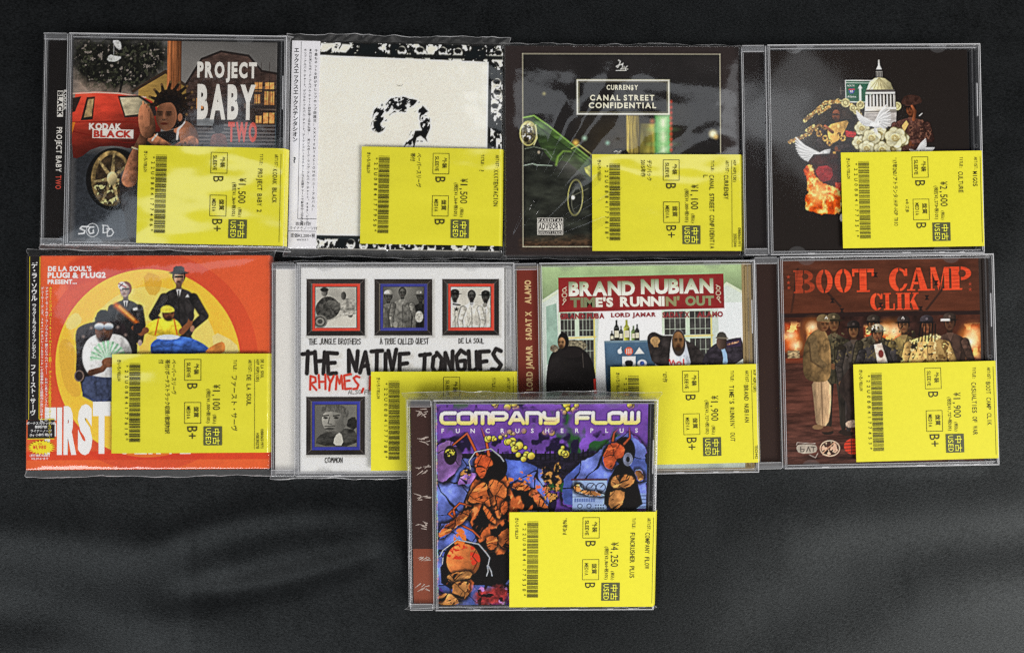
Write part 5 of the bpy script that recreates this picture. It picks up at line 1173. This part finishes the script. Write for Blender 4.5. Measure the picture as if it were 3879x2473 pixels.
def film(root, W, H, z, top=3.0, bottom=4.0, side=1.2, seed=0, amp=0.22, radial=(), low=1.5, ears=2.2, x0=0.0, bulge=0.5):
    """A clear resealable bag round the case: taut over the face, dropping past its edges to flat sealed flaps."""
    n, m = 150, 140
    gx = np.concatenate([np.linspace(-W / 2 - side, -W / 2 + 2.2, 12), np.linspace(-W / 2 + 3, W / 2 - 3, n - 24), np.linspace(W / 2 - 2.2, W / 2 + side, 12)])
    gy = np.concatenate([np.linspace(H / 2 + top, H / 2 - 2.2, 16), np.linspace(H / 2 - 3, -H / 2 + 3, m - 32), np.linspace(-H / 2 + 2.2, -H / 2 - bottom, 16)])
    X, Y = np.meshgrid(gx, gy)
    r = np.random.default_rng(100 + seed)
    ox = np.clip((np.abs(X) - (W / 2 - .4)) / (side + .3), 0, 1); oy = np.clip(np.where(Y > 0, (Y - (H / 2 - .4)) / (top + .3), (-Y - (H / 2 - .4)) / (bottom + .3)), 0, 1)
    drop = np.maximum(ox ** 1.3 * .75, oy ** 1.2)
    Z = z + 0.35 + (low - z) * drop
    wave = np.zeros_like(X)
    for k in range(9):
        a = r.uniform(-.5, .5) + (math.pi / 2 if k % 3 else 0); L = r.uniform(9, 34)
        wave += np.sin((X * math.cos(a) + Y * math.sin(a)) * 6.28 / L + 2.2 * np.sin(X / r.uniform(20, 50) + Y / r.uniform(20, 60) + r.uniform(0, 6)) + r.uniform(0, 6)) * (L / 34) ** 1.2
    Z += amp * .28 * wave
    Z += bulge * np.clip(1 - np.abs(2 * X / W) ** 9, 0, 1) * np.clip(1 - np.abs(2 * Y / H) ** 13, 0, 1)
    for (cx, cy, a0, a1, k, hh) in radial:     # tension wrinkles fanning out of a corner
        R = np.hypot(X - cx, Y - cy); th = np.degrees(np.arctan2(Y - cy, X - cx)); inside = np.clip((th - a0) / 6, 0, 1) * np.clip((a1 - th) / 6, 0, 1)
        Z += hh * inside * np.abs(np.sin(np.radians(th) * k + .6 * np.sin(th * .21))) ** 1.5 * np.clip(R / 30, 0, 1) * np.clip(1.25 - R / 130, 0, 1)
    Z = np.maximum(Z, z + .12) * (drop < .02) + Z * (drop >= .02)
    Z += .5 * oy * (np.sin(X * .21 + seed) + np.sin(X * .47 + 1.3 * seed))
    Xe = X + np.sign(X) * ears * oy * np.clip((np.abs(X) - W / 2 + 6) / 7, 0, 1)
    Ye = Y + oy * (.45 * np.sin(X * .09 + seed * 2) + .2 * np.sin(X * .31 + seed))
    fl = np.clip(oy * 1.5, 0, 1)
    for k in range(5):   # crumpled flaps
        Z += .22 * fl * np.sin(X * r.uniform(.25, 1.1) + Y * r.uniform(-.8, .8) + r.uniform(0, 6))
    Z = np.maximum(Z, .4); X = Xe + x0
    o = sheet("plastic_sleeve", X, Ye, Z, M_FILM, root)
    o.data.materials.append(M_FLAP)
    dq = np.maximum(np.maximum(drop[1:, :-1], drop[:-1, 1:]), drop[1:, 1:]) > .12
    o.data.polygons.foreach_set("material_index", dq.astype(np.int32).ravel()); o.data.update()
    sm = MB()     # welded seams along the bag's rim, paled to paint their highlight
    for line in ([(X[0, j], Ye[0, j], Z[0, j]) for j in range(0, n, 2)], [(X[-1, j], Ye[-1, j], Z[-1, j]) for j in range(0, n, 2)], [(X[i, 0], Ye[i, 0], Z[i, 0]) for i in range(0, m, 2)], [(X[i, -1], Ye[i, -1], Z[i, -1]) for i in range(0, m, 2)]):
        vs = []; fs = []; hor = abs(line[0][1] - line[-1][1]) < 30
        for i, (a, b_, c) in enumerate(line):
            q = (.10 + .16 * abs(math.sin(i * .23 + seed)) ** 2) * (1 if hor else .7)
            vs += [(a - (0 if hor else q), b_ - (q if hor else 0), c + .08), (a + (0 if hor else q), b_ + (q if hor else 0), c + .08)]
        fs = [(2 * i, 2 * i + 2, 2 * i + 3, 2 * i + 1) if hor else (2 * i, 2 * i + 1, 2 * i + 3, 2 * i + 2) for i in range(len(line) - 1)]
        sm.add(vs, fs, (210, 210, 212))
    sm.build("sleeve_seam_glint", M_SEAM_GLINT, o)
    return o


def booklet(root, art, mm, z, material, name="cover_booklet", thick=0.9, warp=.0):
    """A printed leaf: the picture on its face, white cut edges. mm = (x0, top, x1, bottom)."""
    x0, yt, x1, yb = mm
    c = art.done(); H, Wd = c.shape[:2]
    X, Y = np.meshgrid(np.linspace(x0, x1, Wd), np.linspace(yt, yb, H))
    Z = np.full_like(X, z) + warp * np.sin((X - x0) / (x1 - x0) * math.pi) * np.sin((Y - yb) / (yt - yb) * math.pi)
    # fold the outermost row and column down to give the leaf its thickness
    X = np.pad(X, 1, mode='edge'); Y = np.pad(Y, 1, mode='edge'); Z = np.pad(Z, 1, mode='edge'); c = np.pad(c, ((1, 1), (1, 1), (0, 0)), mode='edge')
    for A_ in (Z,):
        A_[0] -= thick; A_[-1] -= thick; A_[1:-1, 0] -= thick; A_[1:-1, -1] -= thick
    o = sheet(name, X, Y, Z, material, root, c, smooth=False)
    u = lambda px: x0 + (px - art.x0) / (art.x1 - art.x0) * (x1 - x0)
    v = lambda py: yt + (py - art.y0) / (art.y1 - art.y0) * (yb - yt)
    return o, u, v


Wj, Hj, Tj = 142.0, 124.5, 10.2


def jewel(label, x, y, ang, tray=(0.02, 0.02, 0.022), spine=(22, 20, 20), right=None, z=0.0, tilt=0.0, name="cd_case", dots=False):
    root = thing(name, label, "cd case", x, y, ang, z, tilt)
    b = MB(); b.box(-69.6, -60.9, .6, 69.6, 60.9, 7.0, r=.8)
    b.box(65.8, -59, 7.0, 69.3, 59, 7.6); b.build("disc_tray", tray_mat(tray), root)
    s = MB(); s.rect(-69.2, -59.5, -56.8, 59.5, 7.25, spine); s.box(-69.2, -59.5, 7.0, -56.8, 59.5, 7.2, spine)
    sp = s.build("spine_panel", M_PRINT, root)
    r = MB()
    # base walls, hinge blocks and the double hinge bar
    for yy in (61.1, -62.25): r.box(-71, yy, 0, 71, yy + 1.15, 4.6, r=.25)
    r.box(-71, -61, 0, -69.9, 61, 8.6, r=.25); r.box(69.9, -61, 0, 71, 61, 4.6, r=.25)
    for sg in (1, -1):
        y0 = 58.3 if sg > 0 else -62.2; r.box(-71, y0, 8.7, -57.6, y0 + 3.9, 10.0, r=.35); r.box(-71, y0 + (.6 if sg > 0 else 2.6), 4.7, -55.5, y0 + (1.3 if sg > 0 else 3.3), 8.6)
    r.box(-57.2, -62, 7.4, -56.3, 62, 9.9); r.box(-55.7, -62, 7.4, -54.7, 62, 10.25)
    r.build("case_base", M_RIM, root)
    l = MB()
    # lid rim: top and bottom lips with stepped clips, right edge with two long catches
    for sg in (1, -1):
        y0 = 61.15 if sg > 0 else -62.25
        l.box(-56, y0, 4.8, 71, y0 + 1.1, 10.5, r=.3); l.box(-54, y0 - sg * 1.5, 8.9, 69, y0 - sg * 1.5 + .45, 9.9)
        for a in (-38, 41): l.box(a, y0 - .35 * sg, 8.4, a + 10, y0 - .35 * sg + 1.0, 9.8)
    l.box(69.7, -61.1, 4.8, 71, 61.1, 10.5, r=.3); l.box(68.4, 19, 8.8, 69.2, 39, 10.0); l.box(68.4, -38, 8.8, 69.2, -16, 10.0); l.box(67.0, -60, 7.7, 67.4, 60, 8.6)
    for k in range(10):
        t0, t1 = k * .628, (k + 1) * .628
        l.add([(68 + q * math.cos(t), 1.5 + q * math.sin(t), 9.4) for t in (t0, t1) for q in (.7, 1.25)], [(0, 1, 3, 2)])
    if dots:
        for k in range(60): l.box(-30 + k * 1.6, 62.35, 3, -29.3 + k * 1.6, 62.75, 9.0)
    l.build("lid_rim", M_RIM, root)
    e = MB()  # thin milky strips: highlights painted along the lid and hinge edges
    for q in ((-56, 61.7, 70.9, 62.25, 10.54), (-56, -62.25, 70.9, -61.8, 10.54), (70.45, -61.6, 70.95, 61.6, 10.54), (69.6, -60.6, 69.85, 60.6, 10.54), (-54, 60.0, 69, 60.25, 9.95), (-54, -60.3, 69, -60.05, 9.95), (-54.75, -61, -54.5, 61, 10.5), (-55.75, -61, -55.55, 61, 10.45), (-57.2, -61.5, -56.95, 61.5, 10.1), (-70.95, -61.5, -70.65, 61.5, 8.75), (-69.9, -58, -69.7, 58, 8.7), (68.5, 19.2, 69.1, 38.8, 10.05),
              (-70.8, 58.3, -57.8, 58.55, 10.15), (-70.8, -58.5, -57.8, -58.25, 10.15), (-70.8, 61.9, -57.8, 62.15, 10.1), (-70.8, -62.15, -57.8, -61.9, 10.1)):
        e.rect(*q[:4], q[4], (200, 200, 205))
    for xa, xb in ((-34, -30), (22, 27), (44, 47), (56, 59)): e.rect(xa, -61.75, xb, -61.35, 10.56, (200, 200, 205))  # short painted glints on the lower lip
    e.build("case_edge_glint", M_EDGE_GLINT, root)
    for xx, yy, sg in ((-40, 61.0, -1), (46, 61.0, -1), (-40, -61.0, 1), (46, -61.0, 1)):
        t = MB(); n = 18; pts = []
        for k in range(n + 1):
            a = math.pi * k / n
            for q in (5.0, 5.0 - .35): pts.append((xx + q * 1.05 * math.cos(a), yy + sg * q * .78 * math.sin(a), 9.55))
        t.add(pts, [(2 * k, 2 * k + 1, 2 * k + 3, 2 * k + 2) if sg > 0 else (2 * k, 2 * k + 2, 2 * k + 3, 2 * k + 1) for k in range(n)])
        b_ = len(pts); t.add([(xx, yy, 9.5)] + [(xx + 4.6 * 1.05 * math.cos(math.pi * k / n), yy + sg * 4.6 * .78 * math.sin(math.pi * k / n), 9.5) for k in range(n + 1)], [(0, k + 1, k + 2) if sg > 0 else (0, k + 2, k + 1) for k in range(n)])
        t.build("lid_tab", M_TAB, root)
    xs = np.linspace(-54.6, 69.6, 24); ys = np.linspace(61.0, -61.0, 24); X, Y = np.meshgrid(xs, ys)
    sheet("lid", X, Y, 10.3 + .12 * np.sin((X + 54) / 124 * math.pi) * np.sin((Y + 61) / 122 * math.pi), M_LID, root)
    xs = np.linspace(-69.8, -57.3, 5); X, Y = np.meshgrid(xs, ys); sheet("hinge_cover", X, Y, 8.9 + 0 * X, M_LID, root)
    return root, sp


ZB = 8.7      # booklet face inside a jewel case
ZL = ZB + .06
ZS = 10.65    # label on the lid
WHT = (228, 224, 216)

# ---- first row, leftmost: red car cover
root, sp = jewel("jewel case whose cover shows a red car, leftmost in the top row", -197.5, 116.9, -0.62, spine=(24, 21, 21))
A = art_red_car(); bk, u, v = booklet(root, A, (-54.3, 59.0, 64.6, -60.2), ZB, M_PRINT)
t = MB()
fitbox(t, "PROJECT", u(1082), v(366), u(1483), v(228), WHT, ZL, .055, .12); fitbox(t, "BABY", u(1086), v(610), u(1478), v(376), WHT, ZL, .05, .1); fitbox(t, "TWO", u(1296), v(757), u(1490), v(622), (206, 78, 60), ZL, .05, .1)
t.build("title_lettering", M_INK, bk); t = MB(); t.rect(u(388), v(742), u(662), v(684), ZL, WHT); fitbox(t, "BLACK", u(396), v(738), u(652), v(690), (176, 44, 30), ZL + .04, .055, .03); fitbox(t, "KODAK", u(364), v(688), u(582), v(644), WHT, ZL + .04, .055, .03)
t.build("name_lettering", M_INK, bk)
t = MB()
t.rect(-63.9, 13.6, -60.4, 29, 7.34, WHT); put(t, "BLACK", -63.5, 28.4, 2.7, (24, 21, 21), 7.4, rot=-90, w=14.2, bold=.05); put(t, "KODAK", -60.1, 29.5, 1.9, WHT, 7.34, rot=-90, w=12, bold=.05)
put(t, "PROJECT BABY", -63.9, 7.5, 3.3, WHT, 7.34, rot=-90, w=26.5, bold=.02); put(t, "TWO", -63.9, -21, 3.3, (206, 78, 60), 7.34, rot=-90, w=8, bold=.02)
t.build("spine_lettering", M_INK, sp)
film(root, Wj, Hj, Tj, 1.2, 2.0, .8, 1, .10, low=5)
sticker(root, -14.2, -4.2, 85.0, 57.0, ZS + .75, "22U0884177486", "KODAK BLACK", "PROJECT BABY 2", "1,500", "1,364", "B", "B+", codes=("10001711",), film=True, ang=-.5)

# ---- first row, second: paper sleeve with cream panel and white strip
root = thing("paper_cd_sleeve", "cream paper disc sleeve with speckled black border and white paper strip", "cd sleeve", -62.3, 114.9, -0.9)
W2, H2 = 124.8, 122.6
b = MB(); b.box(-W2 / 2, -H2 / 2, .2, W2 / 2, H2 / 2, 4.2, (206, 200, 186), r=.5); b.build("sleeve_body", M_PRINT, root)
A = art_speckle(); cv, u, v = booklet(root, A, (-W2 / 2 + .1, H2 / 2 - .1, W2 / 2 - .1, -H2 / 2 + .1), 5.3, M_CARD, "cover_print", 1.0)
t = MB(); put(t, "“xxx”", u(775), v(380), 1.0, (40, 38, 36), 5.36, align='c', bold=.01); t.build("title_lettering", M_INK, cv)
oz = 5.75
b = MB(); b.box(-W2 / 2 - .5, -H2 / 2 - .2, .3, -W2 / 2 + 16.2, H2 / 2 + .4, oz, (226, 224, 228), r=.25); ob = b.build("paper_strip", M_CARD, root)
t = MB(); z = oz + .05; kk = (30, 28, 30); X0 = -W2 / 2
vput(t, "エックスエックスエックステンタシオン", X0 + 2.4, 57.5, 3.15, kk, z, 3.13, bold=.03); vput(t, "?", X0 + 2.4, -7.0, 4.6, kk, z, 4.6, bold=.04)
t.rect(X0 + 4.9, -44, X0 + 5.15, 61.2, z, kk); t.rect(X0 + 4.9, -44.2, X0 + 16, -43.9, z, kk)
for s, xx, sz, st in (("今最もネットを騒がすヒップホップ問題児！XXXTENTACIONのニュー・アルバム！", 13.9, 1.95, 2.32), ("本作は米ビルボード・アルバム・チャート初登場１位を獲得！　米ビルボード・ラップ・アルバム・チャート、R&B／ヒップ", 10.6, 1.75, 1.88), ("ホップ・アルバム・チャート、デジタル・アルバム・チャート、アーティスト100チャートなど主要チャートで軒並み１位を獲得!!", 7.5, 1.75, 1.82)):
    vput(t, s, X0 + xx, 57, sz, kk, z, st, bold=.012)
put(t, "歌詞対訳", X0 + 8.4, -48, 1.7, kk, z, align='c'); put(t, "ライナーノーツ付", X0 + 8.4, -50.4, 1.5, kk, z, align='c'); t.rect(X0 - .4, -51.6, X0 + 16, -51.35, z, kk)
put(t, "定価¥2,200+税", X0 + 8.2, -55, 1.9, kk, z, align='c', bold=.012, w=14.2); put(t, "※18.11.30まで", X0 + 8.2, -57, 1.0, kk, z, align='c')
t.build("strip_lettering", M_INK, ob)
film(root, W2 + 1.5, H2, 5.8, 6.0, 4.5, 1.6, 2, .10, low=1.2)
sticker(root, -20.2, -1.0, 82.6, 57.4, 7.2, "22U0884177950", "XXXTENTACION", "?", "1,500", "1,364", "B", "B", ("ペーパースリーヴ", "帯付"), film=True, fold=2.5)

# ---- first row, third: dark card case
root = thing("card_cd_case", "near black card disc case with a green car fender and thin cream outline", "cd case", 71.9, 112.6, 0.1)
W3, H3 = 139.8, 124.9
b = MB(); b.box(-W3 / 2, -H3 / 2, .2, W3 / 2, H3 / 2, 5.4, (44, 36, 35), r=.6); b.build("card_body", M_PRINT, root)
A = art_night_street(); cv, u, v = booklet(root, A, (-W3 / 2 + .1, H3 / 2 - .1, W3 / 2 - .1, -H3 / 2 + .1), 6.4, M_CARD, "cover_print", 1.0)
t = MB(); c = (228, 224, 200); z = 6.46
put(t, "CURREN$Y", u(845), v(372), 2.9, c, z, align='c', w=18.8, bold=.03, gap=.14); put(t, "CANAL STREET", u(845), v(444), 3.3, c, z, align='c', w=38.4, bold=.035, gap=.16); put(t, "CONFIDENTIAL", u(847), v(496), 3.3, c, z, align='c', w=40.2, bold=.035, gap=.16)
t.build("title_lettering", M_INK, cv); t = MB(); t.rect(u(270), v(1350), u(443), v(1237), z, (226, 222, 212)); t.rect(u(274), v(1264), u(439), v(1241), z + .03, (30, 26, 26)); t.rect(u(274), v(1346), u(439), v(1326), z + .03, (30, 26, 26)); t.frame(u(274), v(1324), u(439), v(1267), .3, z + .03, (30, 26, 26))
fitbox(t, "PARENTAL", u(278), v(1262), u(436), v(1244), (226, 222, 212), z + .06, .02, .22); fitbox(t, "ADVISORY", u(280), v(1317), u(434), v(1273), (30, 26, 26), z + .06, .03); fitbox(t, "EXPLICIT LYRICS", u(278), v(1343), u(436), v(1330), (226, 222, 212), z + .06, .02, .14)
t.build("advisory_label", M_INK, cv)
film(root, W3, H3, 6.5, 2.6, 1.8, 1.0, 3, .10, radial=((-W3 / 2, -H3 / 2, 6, 74, 15, 1.1), (W3 / 2, H3 / 2, 188, 250, 13, 1.1)), low=1.5)
sticker(root, -18.4, -2.8, 88.6, 57.2, 8.1, "22U0884177818", "CURREN$Y", "CANAL STREET CONFIDENTIA", "1,100", "1,000", "B", "B+", ("デジパック", "2015年作"), film=True, title2="L", codes=("2552344", "0880651971"), fold=3.5)

# ---- first row, rightmost: flowers and tower
root, sp = jewel("jewel case whose black cover shows a domed tower, white birds and roses", 213.9, 112.9, 0.62, spine=(34, 30, 30))
A = art_flowers(); bk, u, v = booklet(root, A, (-54.5, 59.2, 64.0, -59.6), ZB, M_PRINT)
t = MB(); c = (226, 228, 222)
put(t, "NORTH", u(755), v(347), 1.1, c, ZL, bold=.02, w=4.2); put(t, "85", u(784), v(386), 1.3, c, ZL, align='c', bold=.03); put(t, "Atlanta", u(754), v(420), 1.2, c, ZL, bold=.02, w=5.3)
t.build("sign_lettering", M_INK, bk)
sticker(root, -13.4, -1.6, 84.6, 56.6, ZS, "22U0884177351", "MIGOS", "CULTURE", "2,500", "2,273", "B", "B", ("'17年2ND/アトランタ:HIP-HOP TRIO",), extra="※キズ多", codes=("5594982",), ang=.35)

# ---- second row, leftmost: orange card case
root = thing("card_cd_case", "orange card disc case with four figures before a yellow circle", "cd case", -206.8, -12.8, 0.2)
W5, H5 = 141.4, 125.2
b = MB(); b.box(-W5 / 2, -H5 / 2, .2, W5 / 2, H5 / 2, 6.6, (222, 84, 44), r=.6); b.build("card_body", M_CARD, root)
A = art_suits(); cv, u, v = booklet(root, A, (-W5 / 2 + .1, H5 / 2 - .1, W5 / 2 - .1, -H5 / 2 + .1), 7.4, M_CARD, "cover_print", .8)
t = MB(); z = 7.46; wt = (238, 234, 230)
fitbox(t, "DE LA SOUL'S", u(192), v(183), u(470), v(148), wt, z, .05, .04); fitbox(t, "PLUG1 & PLUG2", u(190), v(226), u(562), v(188), wt, z, .05, .04); fitbox(t, "PRESENT...", u(190), v(264), u(377), v(234), wt, z, .05, .04)
t.build("heading_lettering", M_INK, cv); t = MB()
for ch, a, b_, y0, y1 in (("F", 178, 250, 1350, 1050), ("I", 256, 288, 1352, 1050), ("R", 298, 380, 1352, 1042), ("S", 388, 482, 1354, 1030), ("T", 484, 596, 1346, 1014)): fitbox(t, ch, u(a), v(y0), u(b_), v(y1), wt, z, .07)
for ch, a, b_ in (("S", 640, 740), ("E", 750, 830), ("R", 840, 920), ("V", 930, 1030), ("E", 1040, 1110)): fitbox(t, ch, u(a), v(1350), u(b_), v(1060), wt, z, .07)
t.build("title_lettering", M_INK, cv)
b = MB(); z = 7.75; yy = (246, 214, 40); kk = (28, 24, 26)
b.box(-W5 / 2 - .4, v(1128), 7.3, u(143), H5 / 2 + .2, z, kk); b.rect(u(72), v(1250), u(242), v(1130), z + .02, kk)
for q in ((76, 88, 79, 1126), (141, 88, 145, 1126), (141, 1122, 242, 1127), (70, 1246, 242, 1251)): b.rect(u(q[0]), v(q[3]), u(q[2]), v(q[1]), z + .05, yy)
ob = b.build("paper_strip", M_CARD, root)
t = MB(); z += .09
y = vput(t, "デ・ラ・ソウル", u(108), v(125), 3.7, wt, z, 3.55, bold=.03); y = vput(t, "（プラグ１＆プラグ２・プレゼント）", u(108), y, 2.5, wt, z, 2.08, bold=.02); vput(t, "ファースト・サーヴ", u(104), y - 2, 3.4, wt, z, 3.45, bold=.03)
for s, xx, cc, st in (("大ヒット・シングル「Must B The Music」収録!!  デ・ラ・ソウルが贈る究極のパーティー・アルバム!!", 212, yy, 1.62), ("アゲアゲ・モードのデ・ラ・ソウルが8年振りにカムバック!!  DMC系フランス人DJ兼プロ", 188, wt, 1.82), ("デューサー・デュオ、2&4(チョコレート＆カリッド)が全面参加した話題作が遂に日本上陸!!", 160, wt, 1.85)):
    vput(t, s, u(xx), v(282), 1.75, cc, z, st, bold=.022)
for s, py in (("ボーナストラック3曲", 1157), ("歌詞対訳", 1180), ("ライナーノーツ", 1205), ("(by 小林雅明)付", 1230)): put(t, s, u(157), v(py), 1.3, wt, z, align='c', bold=.02)
n = 22; pts = [(u(160), v(1303), z + .02)]
for k in range(n * 2 + 1):
    a = math.pi * k / n; q = 8.4 if k % 2 == 0 else 6.2; pts.append((u(160) + q * .98 * math.cos(a), v(1303) + q * .52 * math.sin(a), z + .02))
t.add(pts, [(0, k + 1, k + 2) for k in range(n * 2)], yy)
put(t, "¥1,980", u(149), v(1312), 2.1, (206, 50, 36), z + .05, align='c', bold=.03, w=7.8); put(t, "定価", u(150), v(1285), .9, (206, 50, 36), z + .05, align='c'); put(t, "(税抜価格¥1,886)", u(150), v(1360), 1.15, wt, z, align='c', bold=.02, w=11.5); put(t, "※12.09.27まで", u(150), v(1380), 1.15, wt, z, align='c', bold=.02)
t.build("strip_lettering", M_INK, ob)
film(root, W5, H5, 7.7, 4.5, 5.0, 1.2, 5, .07, low=1.0, bulge=1.0)
sticker(root, -20.1, 4.8, 90.6, 57.6, 9.5, "22U0884177614", "DE LA SOUL", "ファースト・サーヴ", "1,100", "1,000", "B", "B+", ("ペーパースリーヴ", "帯付/ボーナストラック収録/歌詞対訳", "付"), film=True, codes=("HSE30278", "0880651971", "053A6001"), heads=("DE LA SOUL", "DE LA SOUL"), fold=3.0)

# ---- second row, second: pale cover with four framed pictures
root, sp = jewel("jewel case with a pale grey cover of framed black and white pictures", -63.4, -17.0, 0.1, tray=(.66, .65, .63), spine=(226, 223, 217))
A = art_frames(); bk, u, v = booklet(root, A, (-54.3, 59.6, 65.1, -59.9), ZB, M_PRINT)
film(root, Wj, Hj, Tj, 1.6, 2.6, .9, 6, .06, low=2.0)
sticker(root, -12.6, -1.3, 84.0, 57.4, ZS + .75, "22U0884177708", "", "", "", "", "", "", film=False, codes=())

# ---- second row, third: room with banner
root, sp = jewel("jewel case with a dark red title banner and wine bottles on its cover, maroon spine", 79.1, -16.2, 0.84, tray=(.42, .30, .14), spine=(112, 46, 36), dots=False)
A = art_room(); bk, u, v = booklet(root, A, (-55.0, 60.6, 63.4, -59.6), ZB, M_PRINT)
t = MB()
def bn(x, y):   # the letters are windows onto the pale wall and green ceiling
    q = (y - v(280)) / (v(165) - v(280)); return (120, 140, 100) if q > .75 else ((196, 204, 176) if q > .45 else (226, 228, 218))
for wd, a, b_ in (("BRAND", 434, 880), ("NUBIAN", 920, 1410)): fitbox(t, wd, u(a), v(276 if a < 900 else 270), u(b_), v(180 if a < 900 else 170), bn, ZL, .05, .02)
for wd, a, b_, c in (("TIM", 442, 610, (120, 128, 92)), ("E'S", 614, 732, (222, 222, 208)), ("RUNNI", 778, 1078, (226, 226, 214)), ("N'", 1086, 1180, (140, 140, 96)), ("OUT", 1218, 1412, (134, 146, 104))): fitbox(t, wd, u(a), v(350), u(b_), v(284), c, ZL, .05, .03)
for wd, a, b_ in (("GRAND PUBA", 372, 672), ("LORD JAMAR", 716, 1020), ("SADAT X", 1062, 1246), ("ALAMO", 1296, 1472)): fitbox(t, wd, u(a), v(426), u(b_), v(388), (134, 40, 44), ZL, .06, .02)
t.build("title_lettering", M_INK, bk)
t = MB(); cc = (206, 174, 124)
put(t, "LORD JAMAR", -61.0, -12.5, 3.6, cc, 7.34, rot=90, w=26.5, bold=.05); put(t, "SADAT X", -61.2, 17.3, 3.4, cc, 7.34, rot=90, w=16.8, bold=.05); put(t, "ALAMO", -61.2, 38.5, 3.6, cc, 7.34, rot=90, w=14, bold=.05)
t.build("spine_lettering", M_INK, sp)
sticker(root, -15.2, 1.2, 86.2, 57.6, ZS, "22U0884177", "BRAND NUBIAN", "TIME'S RUNNIN' OUT", "1,900", "1,727", "B", "B+", ("'07作",), codes=("TEG2442",), ang=.3)

# ---- second row, rightmost: crew in front of a fire
root, sp = jewel("jewel case with a dark brown cover and red stencilled title above a standing crew", 221.0, -12.3, 0.94, tray=(.035, .024, .02), spine=(48, 33, 29))
A = art_crew(); bk, u, v = booklet(root, A, (-55.8, 60.2, 62.8, -59.8), ZB, M_PRINT)
sticker(root, -14.0, -1.0, 85.0, 57.2, ZS, "22U0884177453", "BOOT CAMP CLIK", "CASUALTIES OF WAR", "1,900", "1,727", "B", "B+", codes=("DUKCD2083",), ang=.5)

# ---- in front: leaning on the second row
lean = 7.6      # its back rests on the front rims of the second row, its lower edge on the cloth
root, sp = jewel("jewel case propped on the cases behind, purple and orange comic cover", 17.7, -94.0, 0.03, spine=(60, 38, 34), z=8.43, tilt=lean)
A = art_rocks(); bk, u, v = booklet(root, A, (-55.2, 59.6, 65.6, -59.6), ZB, M_PRINT)
t = MB()
for k, ch in enumerate("FUNCRUSHERPLUS"): put(t, ch, u(318 + k * 94.2), v(298), 2.6, (236, 232, 240), ZL, align='c', bold=.02)
t.build("title_lettering", M_INK, bk)
t = MB(); t.rect(-69.0, -59, -57, -26, 7.3, (132, 62, 36))
r = random.Random(3)
for yy in (55, 38, 21, 5, -12, -31, -50):
    for k in range(7):
        a, b_ = (-66.5 + r.uniform(0, 7), yy + r.uniform(-2, 2)); ang = r.uniform(-.9, .9); L = r.uniform(2, 4.5); w_ = .35
        dx, dy = math.cos(ang) * L / 2, math.sin(ang) * L / 2; nx, ny = -math.sin(ang) * w_, math.cos(ang) * w_
        t.add([(a - dx - nx * .3, b_ - dy - ny * .3, 7.36 + k * .01), (a + dx - nx, b_ + dy - ny, 7.36 + k * .01), (a + dx + nx, b_ + dy + ny, 7.36 + k * .01), (a - dx + nx * .3, b_ - dy + ny * .3, 7.36 + k * .01)], [(0, 1, 2, 3)], (186, 170, 160))
t.build("spine_print", M_INK, sp)
film(root, Wj, Hj, Tj, 3.2, 1.6, 1.0, 9, .06, low=3.0, ears=2.8)
sticker(root, -13.2, -2.8, 84.0, 57.0, ZS + .75, "22U0884177530", "COMPANY FLOW", "FUNCRUSHER PLUS", "4,250", "3,864", "B", "B", ("'96年3rd",), codes=("OUK11700",))
